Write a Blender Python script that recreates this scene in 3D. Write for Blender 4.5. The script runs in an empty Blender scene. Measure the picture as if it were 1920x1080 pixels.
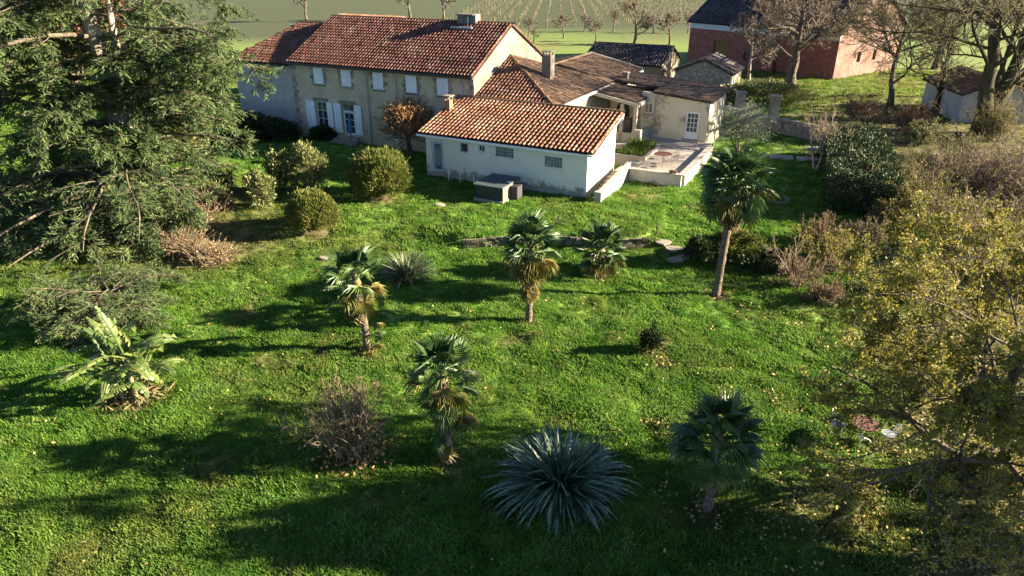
import bpy, math, random
import numpy as np
from mathutils import Vector, Matrix, Euler

SC = bpy.context.scene
COL = SC.collection
rad = math.radians
random.seed(7)
RNG = np.random.default_rng(11)

# ------------------------------------------------------------------ camera, world, sun, exposure
CAM_H, PITCH, FPX = 12.9, rad(25.5), 1300.0
cam = bpy.data.cameras.new('camera'); cam_o = bpy.data.objects.new('camera', cam); COL.objects.link(cam_o)
cam_o.location = (0, 0, CAM_H); cam_o.rotation_euler = (math.pi / 2 - PITCH, 0, 0)
cam.sensor_width = 36; cam.lens = 36 * FPX / 1920; cam.clip_end = 6000; cam.clip_start = .2
SC.camera = cam_o

SUN_EL, SUN_AZ = rad(18.5), rad(-1)          # azimuth measured from +X towards +Y
world = bpy.data.worlds.new('World'); SC.world = world; world.use_nodes = True
wn = world.node_tree.nodes
sky = wn.new('ShaderNodeTexSky'); sky.sky_type = 'NISHITA'; sky.sun_disc = False
sky.sun_elevation = SUN_EL; sky.sun_rotation = math.pi / 2 - SUN_AZ
sky.air_density = .5; sky.dust_density = .15; sky.ozone_density = 2.0
world.node_tree.links.new(sky.outputs[0], wn['Background'].inputs[0])
wn['Background'].inputs[1].default_value = .05
sun = bpy.data.lights.new('sun', 'SUN'); sun.energy = 5.0; sun.angle = rad(.5); sun.color = (1, .85, .62)
sun_o = bpy.data.objects.new('sun', sun); COL.objects.link(sun_o)
S_DIR = Vector((math.cos(SUN_EL) * math.cos(SUN_AZ), math.cos(SUN_EL) * math.sin(SUN_AZ), math.sin(SUN_EL)))
sun_o.rotation_euler = (-S_DIR).to_track_quat('-Z', 'Y').to_euler()
sun_o.location = S_DIR * 80
SC.view_settings.view_transform = 'Standard'; SC.view_settings.look = 'None'
SC.view_settings.exposure = 2.62; SC.view_settings.gamma = 1
SC.cycles.max_bounces = 6; SC.cycles.transparent_max_bounces = 4

# ------------------------------------------------------------------ terrain and frames
def vn(x, y, s=0):
    x = np.asarray(x, float); y = np.asarray(y, float)
    xi = np.floor(x); yi = np.floor(y); fx = x - xi; fy = y - yi
    fx = fx * fx * (3 - 2 * fx); fy = fy * fy * (3 - 2 * fy)
    def hsh(a, b):
        v = np.sin(a * 127.1 + b * 311.7 + s * 74.7) * 43758.5453
        return v - np.floor(v)
    return (hsh(xi, yi) * (1 - fx) + hsh(xi + 1, yi) * fx) * (1 - fy) + (hsh(xi, yi + 1) * (1 - fx) + hsh(xi + 1, yi + 1) * fx) * fy

def sstep(t):
    t = np.clip(t, 0, 1); return t * t * (3 - 2 * t)

WALL_X0, WALL_X1 = -2.6, 6.9
def y_wall(x): return 33.4 + .35 * np.sin(np.asarray(x) * .8 + .6)
def height(x, y):
    x = np.asarray(x, float); y = np.asarray(y, float)
    out = np.maximum(np.maximum(WALL_X0 - x, x - WALL_X1), 0)
    w = .28 + np.minimum(out * 3.5, 7)
    return -.6 * sstep((y_wall(x) - y + w / 2) / w)
def hz(x, y): return float(height(x, y))

def ray(px, py):
    a, b = px - 960, 540 - py
    return (a, FPX * math.cos(PITCH) + b * math.sin(PITCH), -FPX * math.sin(PITCH) + b * math.cos(PITCH))
def G(px, py):                              # where the sight line through a photo point meets the ground
    z = 0; d = ray(px, py)
    for _ in range(8):
        t = (z - CAM_H) / d[2]; z = hz(d[0] * t, d[1] * t)
    return Vector((d[0] * t, d[1] * t, z))

HO = Vector((-2.59, 48.4, 0)); HA = math.atan2(-.4524, .8918)
HU = Vector((math.cos(HA), math.sin(HA), 0)); HV = Vector((-math.sin(HA), math.cos(HA), 0))
def W(u, v, z=0): return HO + HU * u + HV * v + Vector((0, 0, z))
def to_uv(x, y):
    dx, dy = x - HO.x, y - HO.y
    return dx * HU.x + dy * HU.y, dx * HV.x + dy * HV.y

# ------------------------------------------------------------------ materials
MATS = {}
def material(name, cols, scale=4.0, rough=.9, bump=0.0, tint=0.0, trans=0.0, detail=5, spec=.25, zscale=1.0, metal=0, stain=None, inst=False, attr_cols=None, world_pos=False, bscale=None, wave=None, rnd=0.0):
    """cols: list of base colours mixed by noise; stain=(colour, scale, threshold, top height or None); attr_cols=[(attribute, colour)] blends"""
    if name in MATS: return MATS[name]
    m = bpy.data.materials.new(name); m.use_nodes = True; MATS[name] = m
    nt = m.node_tree; N = nt.nodes; L = nt.links
    bs = N['Principled BSDF']; bs.inputs['Roughness'].default_value = rough; bs.inputs['Metallic'].default_value = metal
    bs.inputs['Specular IOR Level'].default_value = spec
    if world_pos:
        tc = N.new('ShaderNodeNewGeometry'); co = tc.outputs['Position']
    else:
        tc = N.new('ShaderNodeTexCoord'); co = tc.outputs['Object']
    mp = N.new('ShaderNodeMapping'); mp.inputs['Scale'].default_value = (1, 1, zscale); L.new(co, mp.inputs[0])
    nz = N.new('ShaderNodeTexNoise'); nz.inputs['Scale'].default_value = scale; nz.inputs['Detail'].default_value = detail; nz.inputs['Roughness'].default_value = .65
    L.new(mp.outputs[0], nz.inputs[0])
    rp = N.new('ShaderNodeValToRGB'); el = rp.color_ramp.elements
    n = len(cols)
    el[0].position = .32; el[0].color = (*cols[0], 1); el[1].position = .68; el[1].color = (*cols[-1], 1)
    for i in range(1, n - 1):
        e = el.new(.32 + .36 * i / (n - 1)); e.color = (*cols[i], 1)
    L.new(nz.outputs[0], rp.inputs[0]); c = rp.outputs[0]
    def mix(a, b, f, mode='MIX'):
        x = N.new('ShaderNodeMix'); x.data_type = 'RGBA'; x.blend_type = mode
        if isinstance(f, float): x.inputs[0].default_value = f
        else: L.new(f, x.inputs[0])
        L.new(a, x.inputs[6])
        if isinstance(b, tuple): x.inputs[7].default_value = (*b, 1)
        else: L.new(b, x.inputs[7])
        return x.outputs[2]
    def math_(op, a, b=None, clamp=False):
        x = N.new('ShaderNodeMath'); x.operation = op; x.use_clamp = clamp
        for i, q in enumerate((a, b)):
            if q is None: continue
            if isinstance(q, (int, float)): x.inputs[i].default_value = q
            else: L.new(q, x.inputs[i])
        return x.outputs[0]
    for an, acol in attr_cols or []:
        at = N.new('ShaderNodeAttribute'); at.attribute_name = an
        if inst: at.attribute_type = 'INSTANCER'
        c = mix(c, acol, at.outputs['Fac'])
    if stain:
        sc, ss, th, top = stain
        n2 = N.new('ShaderNodeTexNoise'); n2.inputs['Scale'].default_value = ss; n2.inputs['Detail'].default_value = 7; n2.inputs['Roughness'].default_value = .7
        L.new(co, n2.inputs[0]); f = n2.outputs[0]
        if top is not None:
            sp = N.new('ShaderNodeSeparateXYZ'); L.new(co, sp.inputs[0])
            f = math_('ADD', f, math_('MULTIPLY', math_('SUBTRACT', top, sp.outputs[2]), .45))
        f = math_('MULTIPLY', math_('SUBTRACT', f, th), 9, True)
        c = mix(c, sc, math_('MULTIPLY', f, .8))
    if tint or rnd:
        hs = N.new('ShaderNodeHueSaturation'); L.new(c, hs.inputs['Color'])
        if tint:
            at = N.new('ShaderNodeAttribute'); at.attribute_name = 'tint'; q = at.outputs['Fac']
        else:
            at = N.new('ShaderNodeObjectInfo'); q = at.outputs['Random']; tint = rnd
        L.new(math_('ADD', math_('MULTIPLY', math_('SUBTRACT', q, .5), tint * 2), 1.0), hs.inputs['Value'])
        L.new(math_('ADD', math_('MULTIPLY', math_('SUBTRACT', q, .5), -.05), .5), hs.inputs['Hue'])
        c = hs.outputs[0]
    L.new(c, bs.inputs['Base Color'])
    if bump:
        nb = N.new('ShaderNodeTexNoise'); nb.inputs['Scale'].default_value = bscale or scale * 5; nb.inputs['Detail'].default_value = 4
        L.new(mp.outputs[0], nb.inputs[0])
        bp = N.new('ShaderNodeBump'); bp.inputs['Strength'].default_value = bump; bp.inputs['Distance'].default_value = .05
        L.new(nb.outputs[0], bp.inputs['Height']); L.new(bp.outputs[0], bs.inputs['Normal'])
    if trans:
        tr = N.new('ShaderNodeBsdfTranslucent'); L.new(c, tr.inputs[0])
        mx = N.new('ShaderNodeMixShader'); mx.inputs[0].default_value = trans
        L.new(bs.outputs[0], mx.inputs[1]); L.new(tr.outputs[0], mx.inputs[2])
        L.new(mx.outputs[0], N['Material Output'].inputs[0])
    return m

def glass_mat():
    if 'window_glass' in MATS: return MATS['window_glass']
    m = material('window_glass', [(.02, .025, .035), (.05, .06, .08)], 1.5, rough=.08, spec=.6); return m

M_TILE_MAIN = material('tiles_main', [(.085, .036, .026), (.14, .062, .044), (.235, .14, .105)], .9, .85, tint=.17, detail=9)
M_TILE_ANNEX = material('tiles_annex', [(.13, .06, .037), (.21, .105, .064), (.33, .21, .145)], .8, .85, tint=.17, detail=9)
M_TILE_OLD = material('tiles_old', [(.10, .06, .04), (.19, .12, .078), (.28, .205, .145)], 2.5, .95, tint=.4, detail=8)
M_TILE_DARK = material('tiles_dark', [(.03, .03, .035), (.07, .06, .06), (.13, .11, .10)], 2.0, .7, tint=.5, detail=8)
M_DECK = material('tile_channel', [(.03, .013, .01), (.055, .025, .018)], 3, .95, tint=0)  # far darker than the tiles: shade between the covers put into the colour
M_DECK_DARK = material('tile_channel_dark', [(.03, .025, .025), (.05, .045, .04)], 3, .95)  # same painted channel shade, for the old and dark roofs
M_RENDER_OLD = material('render_old', [(.38, .31, .21), (.48, .40, .28), (.55, .47, .35)], .8, .95, .35, detail=9, stain=((.16, .15, .13), 1.3, .66, None))
M_RENDER_GREY = material('render_grey', [(.30, .295, .28), (.40, .39, .36)], .9, .95, .4, detail=9, stain=((.16, .15, .13), 1.1, .62, None))
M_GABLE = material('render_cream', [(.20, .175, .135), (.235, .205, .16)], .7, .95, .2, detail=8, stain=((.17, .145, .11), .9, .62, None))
M_WHITE = material('render_white', [(.68, .64, .54), (.76, .72, .61)], .8, .9, .15, detail=8, stain=((.17, .17, .13), 1.7, .70, 1.05))
M_WING = material('render_wing', [(.34, .31, .25), (.40, .365, .295)], .8, .9, .2, stain=((.4, .36, .28), 1.2, .68, None))
M_COTTAGE = material('render_mossy', [(.60, .52, .35), (.68, .60, .43)], .7, .95, .2, stain=((.20, .165, .085), .75, .53, None))
M_TERR = material('terrace_wall', [(.34, .32, .285), (.42, .40, .35)], 1.2, .95, .3, stain=((.16, .17, .12), 1.8, .56, None))
M_CONC = material('terrace_floor', [(.30, .27, .235), (.37, .335, .29)], 1.5, .9, .15, stain=((.28, .25, .2), .8, .62, None))
M_STONE = material('stone_block', [(.20, .175, .135), (.31, .27, .215)], 3, .95, .5, rnd=.35)
M_MOSSSTONE = material('mossy_stone', [(.07, .075, .035), (.14, .12, .085), (.22, .19, .15)], 2.5, .95, .6, rnd=.4)
M_STONEWALL = material('stone_wall', [(.14, .12, .10), (.26, .23, .18), (.38, .34, .28)], 3.2, .95, 1.0, detail=8, bscale=6)
M_BRICKWALL = material('barn_brick', [(.17, .055, .04), (.24, .085, .06), (.29, .14, .10)], 2.2, .95, .5, detail=9, bscale=9)
M_BARNGABLE = material('barn_gable', [(.15, .08, .062), (.19, .115, .09), (.22, .16, .13)], .9, .95, .4, detail=9)
M_SHUTTER = material('white_shutter', [(.72, .74, .77), (.78, .80, .82)], 2, .6, .1, rnd=.08)
M_FRAME = material('white_frame', [(.70, .69, .65), (.78, .77, .73)], 2, .5)
M_BLUEFRAME = material('pale_blue_frame', [(.36, .46, .52), (.46, .55, .6)], 3, .6)
M_GUTTER = material('gutter_zinc', [(.30, .33, .36), (.40, .43, .46)], 2, .5, metal=.3)
M_DARKMETAL = material('dark_metal', [(.03, .03, .03), (.06, .055, .05)], 5, .6)
M_TIMBER = material('dark_timber', [(.09, .065, .045), (.15, .11, .08)], 4, .9)
M_CHIM = material('chimney_render', [(.10, .09, .075), (.17, .155, .135)], 2, .95, .4, stain=((.08, .07, .06), 2, .58, None))  # base colour darkened to carry the shade on the main chimney's front
M_BRICK = material('chimney_brick', [(.33, .12, .07), (.45, .19, .11)], 9, .95, .3)
M_BARK = material('bark_brown', [(.06, .045, .03), (.12, .095, .07), (.18, .15, .115)], 4, .95, .9, zscale=.4)
M_BARKMOSS = material('bark_mossy', [(.03, .026, .018), (.06, .05, .03), (.08, .085, .035)], 2.5, .95, .9, zscale=.4)
M_BARKPALE = material('bark_pale', [(.16, .13, .10), (.28, .24, .19), (.36, .32, .27)], 4, .95, .8, zscale=.4)
M_TWIG = material('twig_brown', [(.10, .075, .055), (.17, .13, .10), (.23, .19, .15)], 1.2, .95)
M_TWIGPALE = material('twig_straw', [(.15, .105, .065), (.25, .185, .12)], 2, .95)
M_TWIGOLIVE = material('twig_olive', [(.10, .085, .045), (.17, .14, .07), (.21, .19, .12)], .7, .95)
M_GLASSBLOCK = material('glass_block', [(.04, .075, .085), (.11, .16, .17)], 3, .12, spec=.6, rnd=.3)

# ------------------------------------------------------------------ object helpers
def tag(o, label=None, cat=None, group=None, kind=None):
    if label: o['label'] = label
    if cat: o['category'] = cat
    if group: o['group'] = group
    if kind: o['kind'] = kind
    return o
def thing(name, label, cat, loc=(0, 0, 0), rz=0.0, group=None):
    o = bpy.data.objects.new(name, None); COL.objects.link(o); o.empty_display_size = .3
    o.location = loc; o.rotation_euler = (0, 0, rz)
    return tag(o, label, cat, group)
def house_thing(name, label, cat, u, v, z=0, group=None):
    o = thing(name, label, cat, W(u, v, z), HA, group); o['_off'] = (u, v, z); return o
def add_obj(name, me, parent=None, loc=(0, 0, 0), rot=(0, 0, 0), kind=None, sc=None):
    o = bpy.data.objects.new(name, me); COL.objects.link(o)
    o.parent = parent; o.location = loc; o.rotation_euler = rot
    if sc is not None: o.scale = (sc, sc, sc) if isinstance(sc, (int, float)) else sc
    if kind: o['kind'] = kind
    return o

class MB:
    def __init__(s, off=(0, 0, 0)): s.v = []; s.f = []; s.off = Vector(off)
    def add(s, vs, fs):
        b = len(s.v); s.v += [tuple(Vector(p) - s.off) for p in vs]; s.f += [tuple(b + i for i in f) for f in fs]; return s
    def poly(s, *pts): return s.add(pts, [tuple(range(len(pts)))])
    def box(s, x0, y0, z0, x1, y1, z1):
        x0, x1 = sorted((x0, x1)); y0, y1 = sorted((y0, y1)); z0, z1 = sorted((z0, z1))
        return s.add([(x0, y0, z0), (x1, y0, z0), (x1, y1, z0), (x0, y1, z0), (x0, y0, z1), (x1, y0, z1), (x1, y1, z1), (x0, y1, z1)],
                     [(0, 3, 2, 1), (4, 5, 6, 7), (0, 1, 5, 4), (1, 2, 6, 5), (2, 3, 7, 6), (3, 0, 4, 7)])
    def obox(s, c, ax, ay, az):                 # oriented box: centre and three half vectors
        c, ax, ay, az = map(Vector, (c, ax, ay, az)); P = []
        for k in (-1, 1):
            for i, j in ((-1, -1), (1, -1), (1, 1), (-1, 1)): P.append(c + ax * i + ay * j + az * k)
        return s.add(P, [(0, 3, 2, 1), (4, 5, 6, 7), (0, 1, 5, 4), (1, 2, 6, 5), (2, 3, 7, 6), (3, 0, 4, 7)])
    def prism(s, poly, ext):                    # polygon extruded along a vector
        n = len(poly); ext = Vector(ext); A = [Vector(p) for p in poly]; Bq = [p + ext for p in A]
        return s.add(A + Bq, [tuple(range(n))[::-1], tuple(range(n, 2 * n))] + [(i, (i + 1) % n, n + (i + 1) % n, n + i) for i in range(n)])
    def tube(s, pts, r, n=8, cap=True):
        pts = [Vector(p) for p in pts]; R = r if isinstance(r, (list, tuple)) else [r] * len(pts); V = []; Fs = []
        for i, p in enumerate(pts):
            t = (pts[min(i + 1, len(pts) - 1)] - pts[max(i - 1, 0)]).normalized()
            a = t.cross(Vector((0, 0, 1))) if abs(t.z) < .95 else t.cross(Vector((1, 0, 0)))
            a.normalize(); b = t.cross(a)
            V += [p + (a * math.cos(q * 2 * math.pi / n) + b * math.sin(q * 2 * math.pi / n)) * R[i] for q in range(n)]
        for i in range(len(pts) - 1):
            for q in range(n): Fs.append((i * n + q, i * n + (q + 1) % n, (i + 1) * n + (q + 1) % n, (i + 1) * n + q))
        if cap: Fs += [tuple(range(n))[::-1], tuple(range((len(pts) - 1) * n, len(pts) * n))]
        return s.add(V, Fs)
    def mesh(s, name, mat, smooth=False):
        me = bpy.data.meshes.new(name); me.from_pydata(s.v, [], s.f); me.materials.append(mat)
        if smooth: me.polygons.foreach_set('use_smooth', [True] * len(me.polygons))
        me.validate(); me.update(); return me
    def build(s, name, mat, parent=None, smooth=False, kind=None, **k): return add_obj(name, s.mesh(name, mat, smooth), parent, kind=kind, **k)

def np_mesh(name, V, F, mat, tint=None, smooth=False):
    V = np.ascontiguousarray(V, np.float32); F = np.ascontiguousarray(F, np.int32)
    me = bpy.data.meshes.new(name); n, k = F.shape
    me.vertices.add(len(V)); me.vertices.foreach_set('co', V.ravel())
    me.loops.add(n * k); me.loops.foreach_set('vertex_index', F.ravel())
    me.polygons.add(n); me.polygons.foreach_set('loop_start', np.arange(0, n * k, k, dtype=np.int32))
    if smooth: me.polygons.foreach_set('use_smooth', np.ones(n, bool))
    if tint is not None:
        a = me.attributes.new('tint', 'FLOAT', 'FACE'); a.data.foreach_set('value', np.asarray(tint, np.float32))
    me.materials.append(mat); me.update(calc_edges=True); return me

def unit(a): return a / np.maximum(np.linalg.norm(a, axis=-1, keepdims=True), 1e-9)

def leaf_quads(C, D, L, Wd, flat=None):
    """rhombic leaves: base C, direction D, length L, width Wd (arrays)"""
    n = len(C); D = unit(D)
    r = RNG.normal(size=(n, 3)) if flat is None else flat + RNG.normal(size=(n, 3)) * .5
    S = unit(np.cross(D, r)); L = np.broadcast_to(L, n)[:, None]; Wd = np.broadcast_to(Wd, n)[:, None]
    V = np.stack([C, C + D * L * .45 + S * Wd / 2, C + D * L, C + D * L * .45 - S * Wd / 2], 1).reshape(-1, 3)
    return V, np.arange(n * 4).reshape(n, 4)

def tubes_np(P, R, n=3):
    """P (B,K,3) paths, R (B,K) radii -> vertices, quads"""
    B, K, _ = P.shape
    T = np.empty_like(P); T[:, 1:-1] = P[:, 2:] - P[:, :-2]; T[:, 0] = P[:, 1] - P[:, 0]; T[:, -1] = P[:, -1] - P[:, -2]; T = unit(T)
    ref = np.where(np.abs(T[..., 2:3]) < .9, np.array([0, 0, 1.]), np.array([1., 0, 0]))
    A = unit(np.cross(T, ref)); Bn = np.cross(T, A)
    th = np.arange(n) * 2 * math.pi / n
    V = P[:, :, None] + (A[:, :, None] * np.cos(th)[None, None, :, None] + Bn[:, :, None] * np.sin(th)[None, None, :, None]) * R[:, :, None, None]
    idx = np.arange(B * K * n).reshape(B, K, n)
    a = idx[:, :-1]; b = idx[:, 1:]
    F = np.stack([a, np.roll(a, -1, 2), np.roll(b, -1, 2), b], -1).reshape(-1, 4)
    return V.reshape(-1, 3), F

class Cloud:
    def __init__(s): s.V = []; s.F = []; s.T = []; s.n = 0
    def add(s, V, F, tint=None):
        s.V.append(V); s.F.append(F + s.n); s.n += len(V); s.T.append(np.full(len(F), .5) if tint is None else tint)
    def mesh(s, name, mat, smooth=False): return np_mesh(name, np.concatenate(s.V), np.concatenate(s.F), mat, np.concatenate(s.T), smooth)
    def build(s, name, mat, parent, smooth=False, **k): return add_obj(name, s.mesh(name, mat, smooth), parent, **k)

def grow(P, R, n, t0, t1, ang, angj, lr, K, up=.0, wob=.12, rr=.6, flat=0.0, lmin=0.0, tip=.3):
    """n child branches on each parent path"""
    B, Kp, _ = P.shape; b = np.repeat(np.arange(B), n); m = len(b)
    t = RNG.uniform(t0, t1, m); f = t * (Kp - 1); i = np.minimum(f.astype(int), Kp - 2); fr = (f - i)[:, None]
    pos = P[b, i] * (1 - fr) + P[b, i + 1] * fr; tan = unit(P[b, i + 1] - P[b, i])
    r0 = R[b, i] * (1 - fr[:, 0]) + R[b, i + 1] * fr[:, 0]
    plen = np.linalg.norm(np.diff(P, axis=1), axis=2).sum(1)[b]
    rv = RNG.normal(size=(m, 3)); rv[:, 2] *= (1 - flat)
    perp = unit(rv - tan * (rv * tan).sum(1, keepdims=True))
    a = ang + RNG.normal(size=m) * angj
    d = unit(tan * np.cos(a)[:, None] + perp * np.sin(a)[:, None])
    Ln = np.maximum(plen * lr * RNG.uniform(.6, 1.15, m) * (1 - .45 * t), lmin)
    Q = np.empty((m, K, 3)); Q[:, 0] = pos
    for k in range(1, K):
        d = unit(d + RNG.normal(size=(m, 3)) * wob + np.array([0, 0, up])); Q[:, k] = Q[:, k - 1] + d * (Ln / (K - 1))[:, None]
    RR = (r0 * rr)[:, None] * np.linspace(1, tip, K)[None]
    return Q, RR

def bare_tree(name, label, cat, base, H=8, r=.25, spec=None, mat_t=None, mat_w=None, group=None, lean=(0, 0), trunk_frac=.35, twig_r=.012, leaves=None, up=.05, spread=1.0, stems=1, flat=0.0, seed=None):
    """trunk, limbs and a mesh of twigs grown level by level; spec = children counts per level"""
    global RNG
    RNG = np.random.default_rng(seed if seed is not None else sum(map(ord, label)))
    mat_t = mat_t or M_BARK; mat_w = mat_w or M_TWIG; spec = spec or (7, 7, 7, 5)
    root = thing(name, label, cat, base, 0, group)
    K = 7; tp = []
    for s in range(stems):
        an = s * 2 * math.pi / max(stems, 1) + .4; ln = np.array([lean[0] + (.22 * math.cos(an) if stems > 1 else 0), lean[1] + (.22 * math.sin(an) if stems > 1 else 0), 1.0])
        p = [np.array([.12 * math.cos(an) * (stems > 1), .12 * math.sin(an) * (stems > 1), -.1])]
        for k in range(1, K): p.append(p[-1] + unit(ln + RNG.normal(size=3) * .09) * H * .62 / (K - 1))
        tp.append(p)
    P = np.array(tp); R = np.linspace(1, .3, K)[None] * r * np.ones((stems, 1)); R[:, 0] *= 1.35
    tc_ = Cloud(); tc_.add(*tubes_np(P, R, 9)); tc_.build('trunk', mat_t, root, True)
    levels = [(P, R)]
    lens = (1.15 * spread, .62, .55, .55, .55)
    angs = (.85, .75, .75, .7, .7)
    cl = Cloud(); ct = Cloud()
    for l, n in enumerate(spec):
        Pp, Rp = levels[-1]
        last = l >= len(spec) - 2
        Q, RR = grow(Pp, Rp, n, trunk_frac if l == 0 else .22, 1.0, angs[l] * (1 if l else spread), .22, lens[l], 6 if l < 2 else (4 if not last else (3 if l < len(spec) - 1 else 2)), up=up if l else up * 1.5, wob=.16 if l < 2 else .2, rr=(.33 if H > 14 else .45) if l == 0 else .6, flat=flat)
        RR = np.maximum(RR, twig_r * (1 if last else 1.4))
        (ct if l >= 2 else cl).add(*tubes_np(Q, RR, 6 if l == 0 else (4 if l == 1 else 3)), None)
        levels.append((Q, RR))
    cl.build('branches', mat_t, root, True); ct.build('twigs', mat_w, root, kind='stuff')
    if leaves:
        n, L, wd, mat, hang = leaves
        Q = levels[-1][0]; b = RNG.integers(0, len(Q), n); t = RNG.uniform(.2, 1, n)[:, None]
        C = Q[b, 0] * (1 - t) + Q[b, -1] * t + RNG.normal(size=(n, 3)) * .05
        D = RNG.normal(size=(n, 3)); D[:, 2] -= hang
        V, F = leaf_quads(C, D, RNG.uniform(.7, 1.3, n) * L, RNG.uniform(.7, 1.3, n) * wd)
        k = Cloud(); k.add(V, F, RNG.uniform(0, 1, n)); k.build('crown', mat, root)
    return root

def copy_tree(o, loc, rz=0, sc=1.0, label=None, parent=None):
    c = o.copy(); COL.objects.link(c); c.parent = parent
    if parent is None:
        c.location = loc; c.rotation_euler = (0, 0, rz); c.scale = (sc,) * 3
        if label: c['label'] = label
    for ch in list(o.children): copy_tree(ch, None, parent=c)
    return c

def shrub(name, label, base, rx, ry, rz, n, L, wd, mat, lift=.0, upw=.6, lobes=.18, shell=.55, stem_mat=None, nstem=7, cat='shrub', group=None, flatbase=.62):
    root = thing(name, label, cat, base, 0, group)
    d = unit(RNG.normal(size=(n, 3))); d[:, 2] = np.where(d[:, 2] < -flatbase, -d[:, 2], d[:, 2]); d = unit(d); q_ = d @ np.array(Euler((RNG.uniform(0, 6), RNG.uniform(0, 6), RNG.uniform(0, 6))).to_matrix()).T
    ph = RNG.uniform(0, 6, 6)
    lob = 1 + lobes * (np.sin(q_[:, 0] * 4 + ph[0]) * np.sin(q_[:, 1] * 5 + ph[1]) + .6 * np.sin(q_[:, 2] * 7 + ph[2] + q_[:, 0] * 4) + .5 * np.sin(q_[:, 1] * 11 + ph[3] + q_[:, 0] * 9) + .5 * np.sin(q_[:, 2] * 17 + ph[4]) * np.sin(q_[:, 0] * 15 + ph[5]))
    rr = RNG.uniform(shell, 1, n) ** .6 * lob
    C = d * rr[:, None] * np.array([rx, ry, rz]) * (1 + .1 * np.abs(RNG.normal(size=n)) * (RNG.uniform(0, 1, n) < .06))[:, None] + np.array([0, 0, rz * .82 + lift])
    C[:, 2] = np.maximum(C[:, 2], .03)
    D = d * 1.0 + RNG.normal(size=(n, 3)) * .6; D[:, 2] += upw
    V, F = leaf_quads(C, D, RNG.uniform(.6, 1.4, n) * L, RNG.uniform(.7, 1.3, n) * wd)
    k = Cloud(); k.add(V, F, np.clip(.5 + .35 * RNG.normal(size=n) * .8, 0, 1)); k.build('foliage', mat, root)
    m = nstem; th = RNG.uniform(0, 6.28, m); P = np.zeros((m, 4, 3))
    for j in range(4):
        q = j / 3; P[:, j, 0] = np.cos(th) * rx * (.06 + .6 * q); P[:, j, 1] = np.sin(th) * ry * (.06 + .6 * q); P[:, j, 2] = -.05 + (rz * 1.1 + lift) * q
    k = Cloud(); k.add(*tubes_np(P, np.linspace(.05, .015, 4)[None] * np.ones((m, 1)) * max(.6, rz), 5)); k.build('stem', stem_mat or M_BARK, root)
    return root

# ------------------------------------------------------------------ ground
SPOTS = [(G(*p), r) for p, r in (((688, 658), .55), ((991, 602), .45), ((1342, 552), .5), ((840, 866), .5), ((1325, 958), .5), ((1125, 512), .7), ((1050, 930), .9), ((764, 522), .8), ((255, 752), .9), ((660, 855), .9), ((1218, 662), .4), ((588, 436), 1.3), ((714, 372), 1.6))]
def zone_litter(x, y):      # brown leaf litter under the trees to the right
    x = np.asarray(x, float); y = np.asarray(y, float)
    n = vn(x * .35, y * .35, 3) * .6 + vn(x * 1.3, y * 1.3, 4) * .4
    edge = np.where(y < 20, 8.5 - (20 - y) * .38, np.where(y < 34, 8.5 + (y - 20) * .52, 19.5 + (y - 34) * .12))
    f = sstep((x - edge) / 6 + (n - .5) * 1.3)
    f = f * np.where(y > 62, np.clip((80 - y) / 18, 0, 1), 1)
    cd = np.exp(-(((x + 16.5) / 4.2) ** 2 + ((y - 32.5) / 3.4) ** 2))          # bare earth beside the cedar
    cd2 = np.exp(-(((x + 20.5) / 9) ** 2 + ((y - 36) / 6) ** 2))
    f = np.maximum(f, .75 * sstep((vn(x * .55 + 9, y * .55, 17) * .6 + vn(x * 1.7, y * 1.7, 18) * .4 - .70) * 7))
    for sp, sr in SPOTS: f = np.maximum(f, 1.1 * np.exp(-(((x - sp.x) ** 2 + (y - sp.y) ** 2) / sr ** 2)) * (.5 + n))
    return np.clip(np.maximum(f * .9, np.maximum(cd * 1.3, cd2 * 1.2) * (.45 + n)), 0, 1)
def zone_dry(x, y):         # yellowish, drier grass
    n = vn(np.asarray(x) * .3, np.asarray(y) * .3, 8) * .6 + vn(np.asarray(x) * 1.1, np.asarray(y) * 1.1, 9) * .4
    left = sstep((-np.asarray(x) - 5) / 9) * sstep((19 - np.asarray(y)) / 6)
    far = sstep((np.asarray(y) - 60) / 25) * (.25 + .6 * n)
    return np.clip(sstep((n - .5) * 3) * .38 + left * .5 * (n * 1.4) + far, 0, 1)
def zone_field(x, y):
    return sstep((np.asarray(y, float) - 128 - .25 * np.asarray(x) + 22 * (vn(np.asarray(x) * .03, np.asarray(y) * .03, 5) - .5)) / 14)

def axis(lo, hi, step, far_lo, far_hi):
    a = list(np.arange(lo, hi, step)); s = step; v = hi
    while v < far_hi: a.append(v); s *= 1.22; v += s
    s = step; v = lo; pre = []
    while v > far_lo: s *= 1.22; v -= s; pre.append(v)
    return np.array(pre[::-1] + a + [far_hi])
gx = axis(-27, 27, .19, -3500, 3500); gy = axis(7, 50, .19, -400, 4500)
X, Y = np.meshgrid(gx, gy); Z = height(X, Y)
near = np.clip(1 - (np.hypot(X, Y - 30) - 30) / 25, 0, 1)
Z = Z + near * (.11 * (vn(X * .9, Y * .9, 1) - .5) + .13 * (vn(X * 2.1, Y * 2.1, 2) - .5) + .05 * (vn(X * 4.3, Y * 4.3, 12) - .5) + .16 * (vn(X * .22, Y * .22, 6) - .5))
uu, vv = to_uv(X, Y)
under = (uu > -24) & (uu < 16) & (vv > -6) & (vv < 20)
Z = np.where(under, np.minimum(Z, .0), Z)
ny_, nx_ = X.shape; ix = np.arange(nx_ * ny_).reshape(ny_, nx_)
F = np.stack([ix[:-1, :-1], ix[:-1, 1:], ix[1:, 1:], ix[1:, :-1]], -1).reshape(-1, 4)
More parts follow.
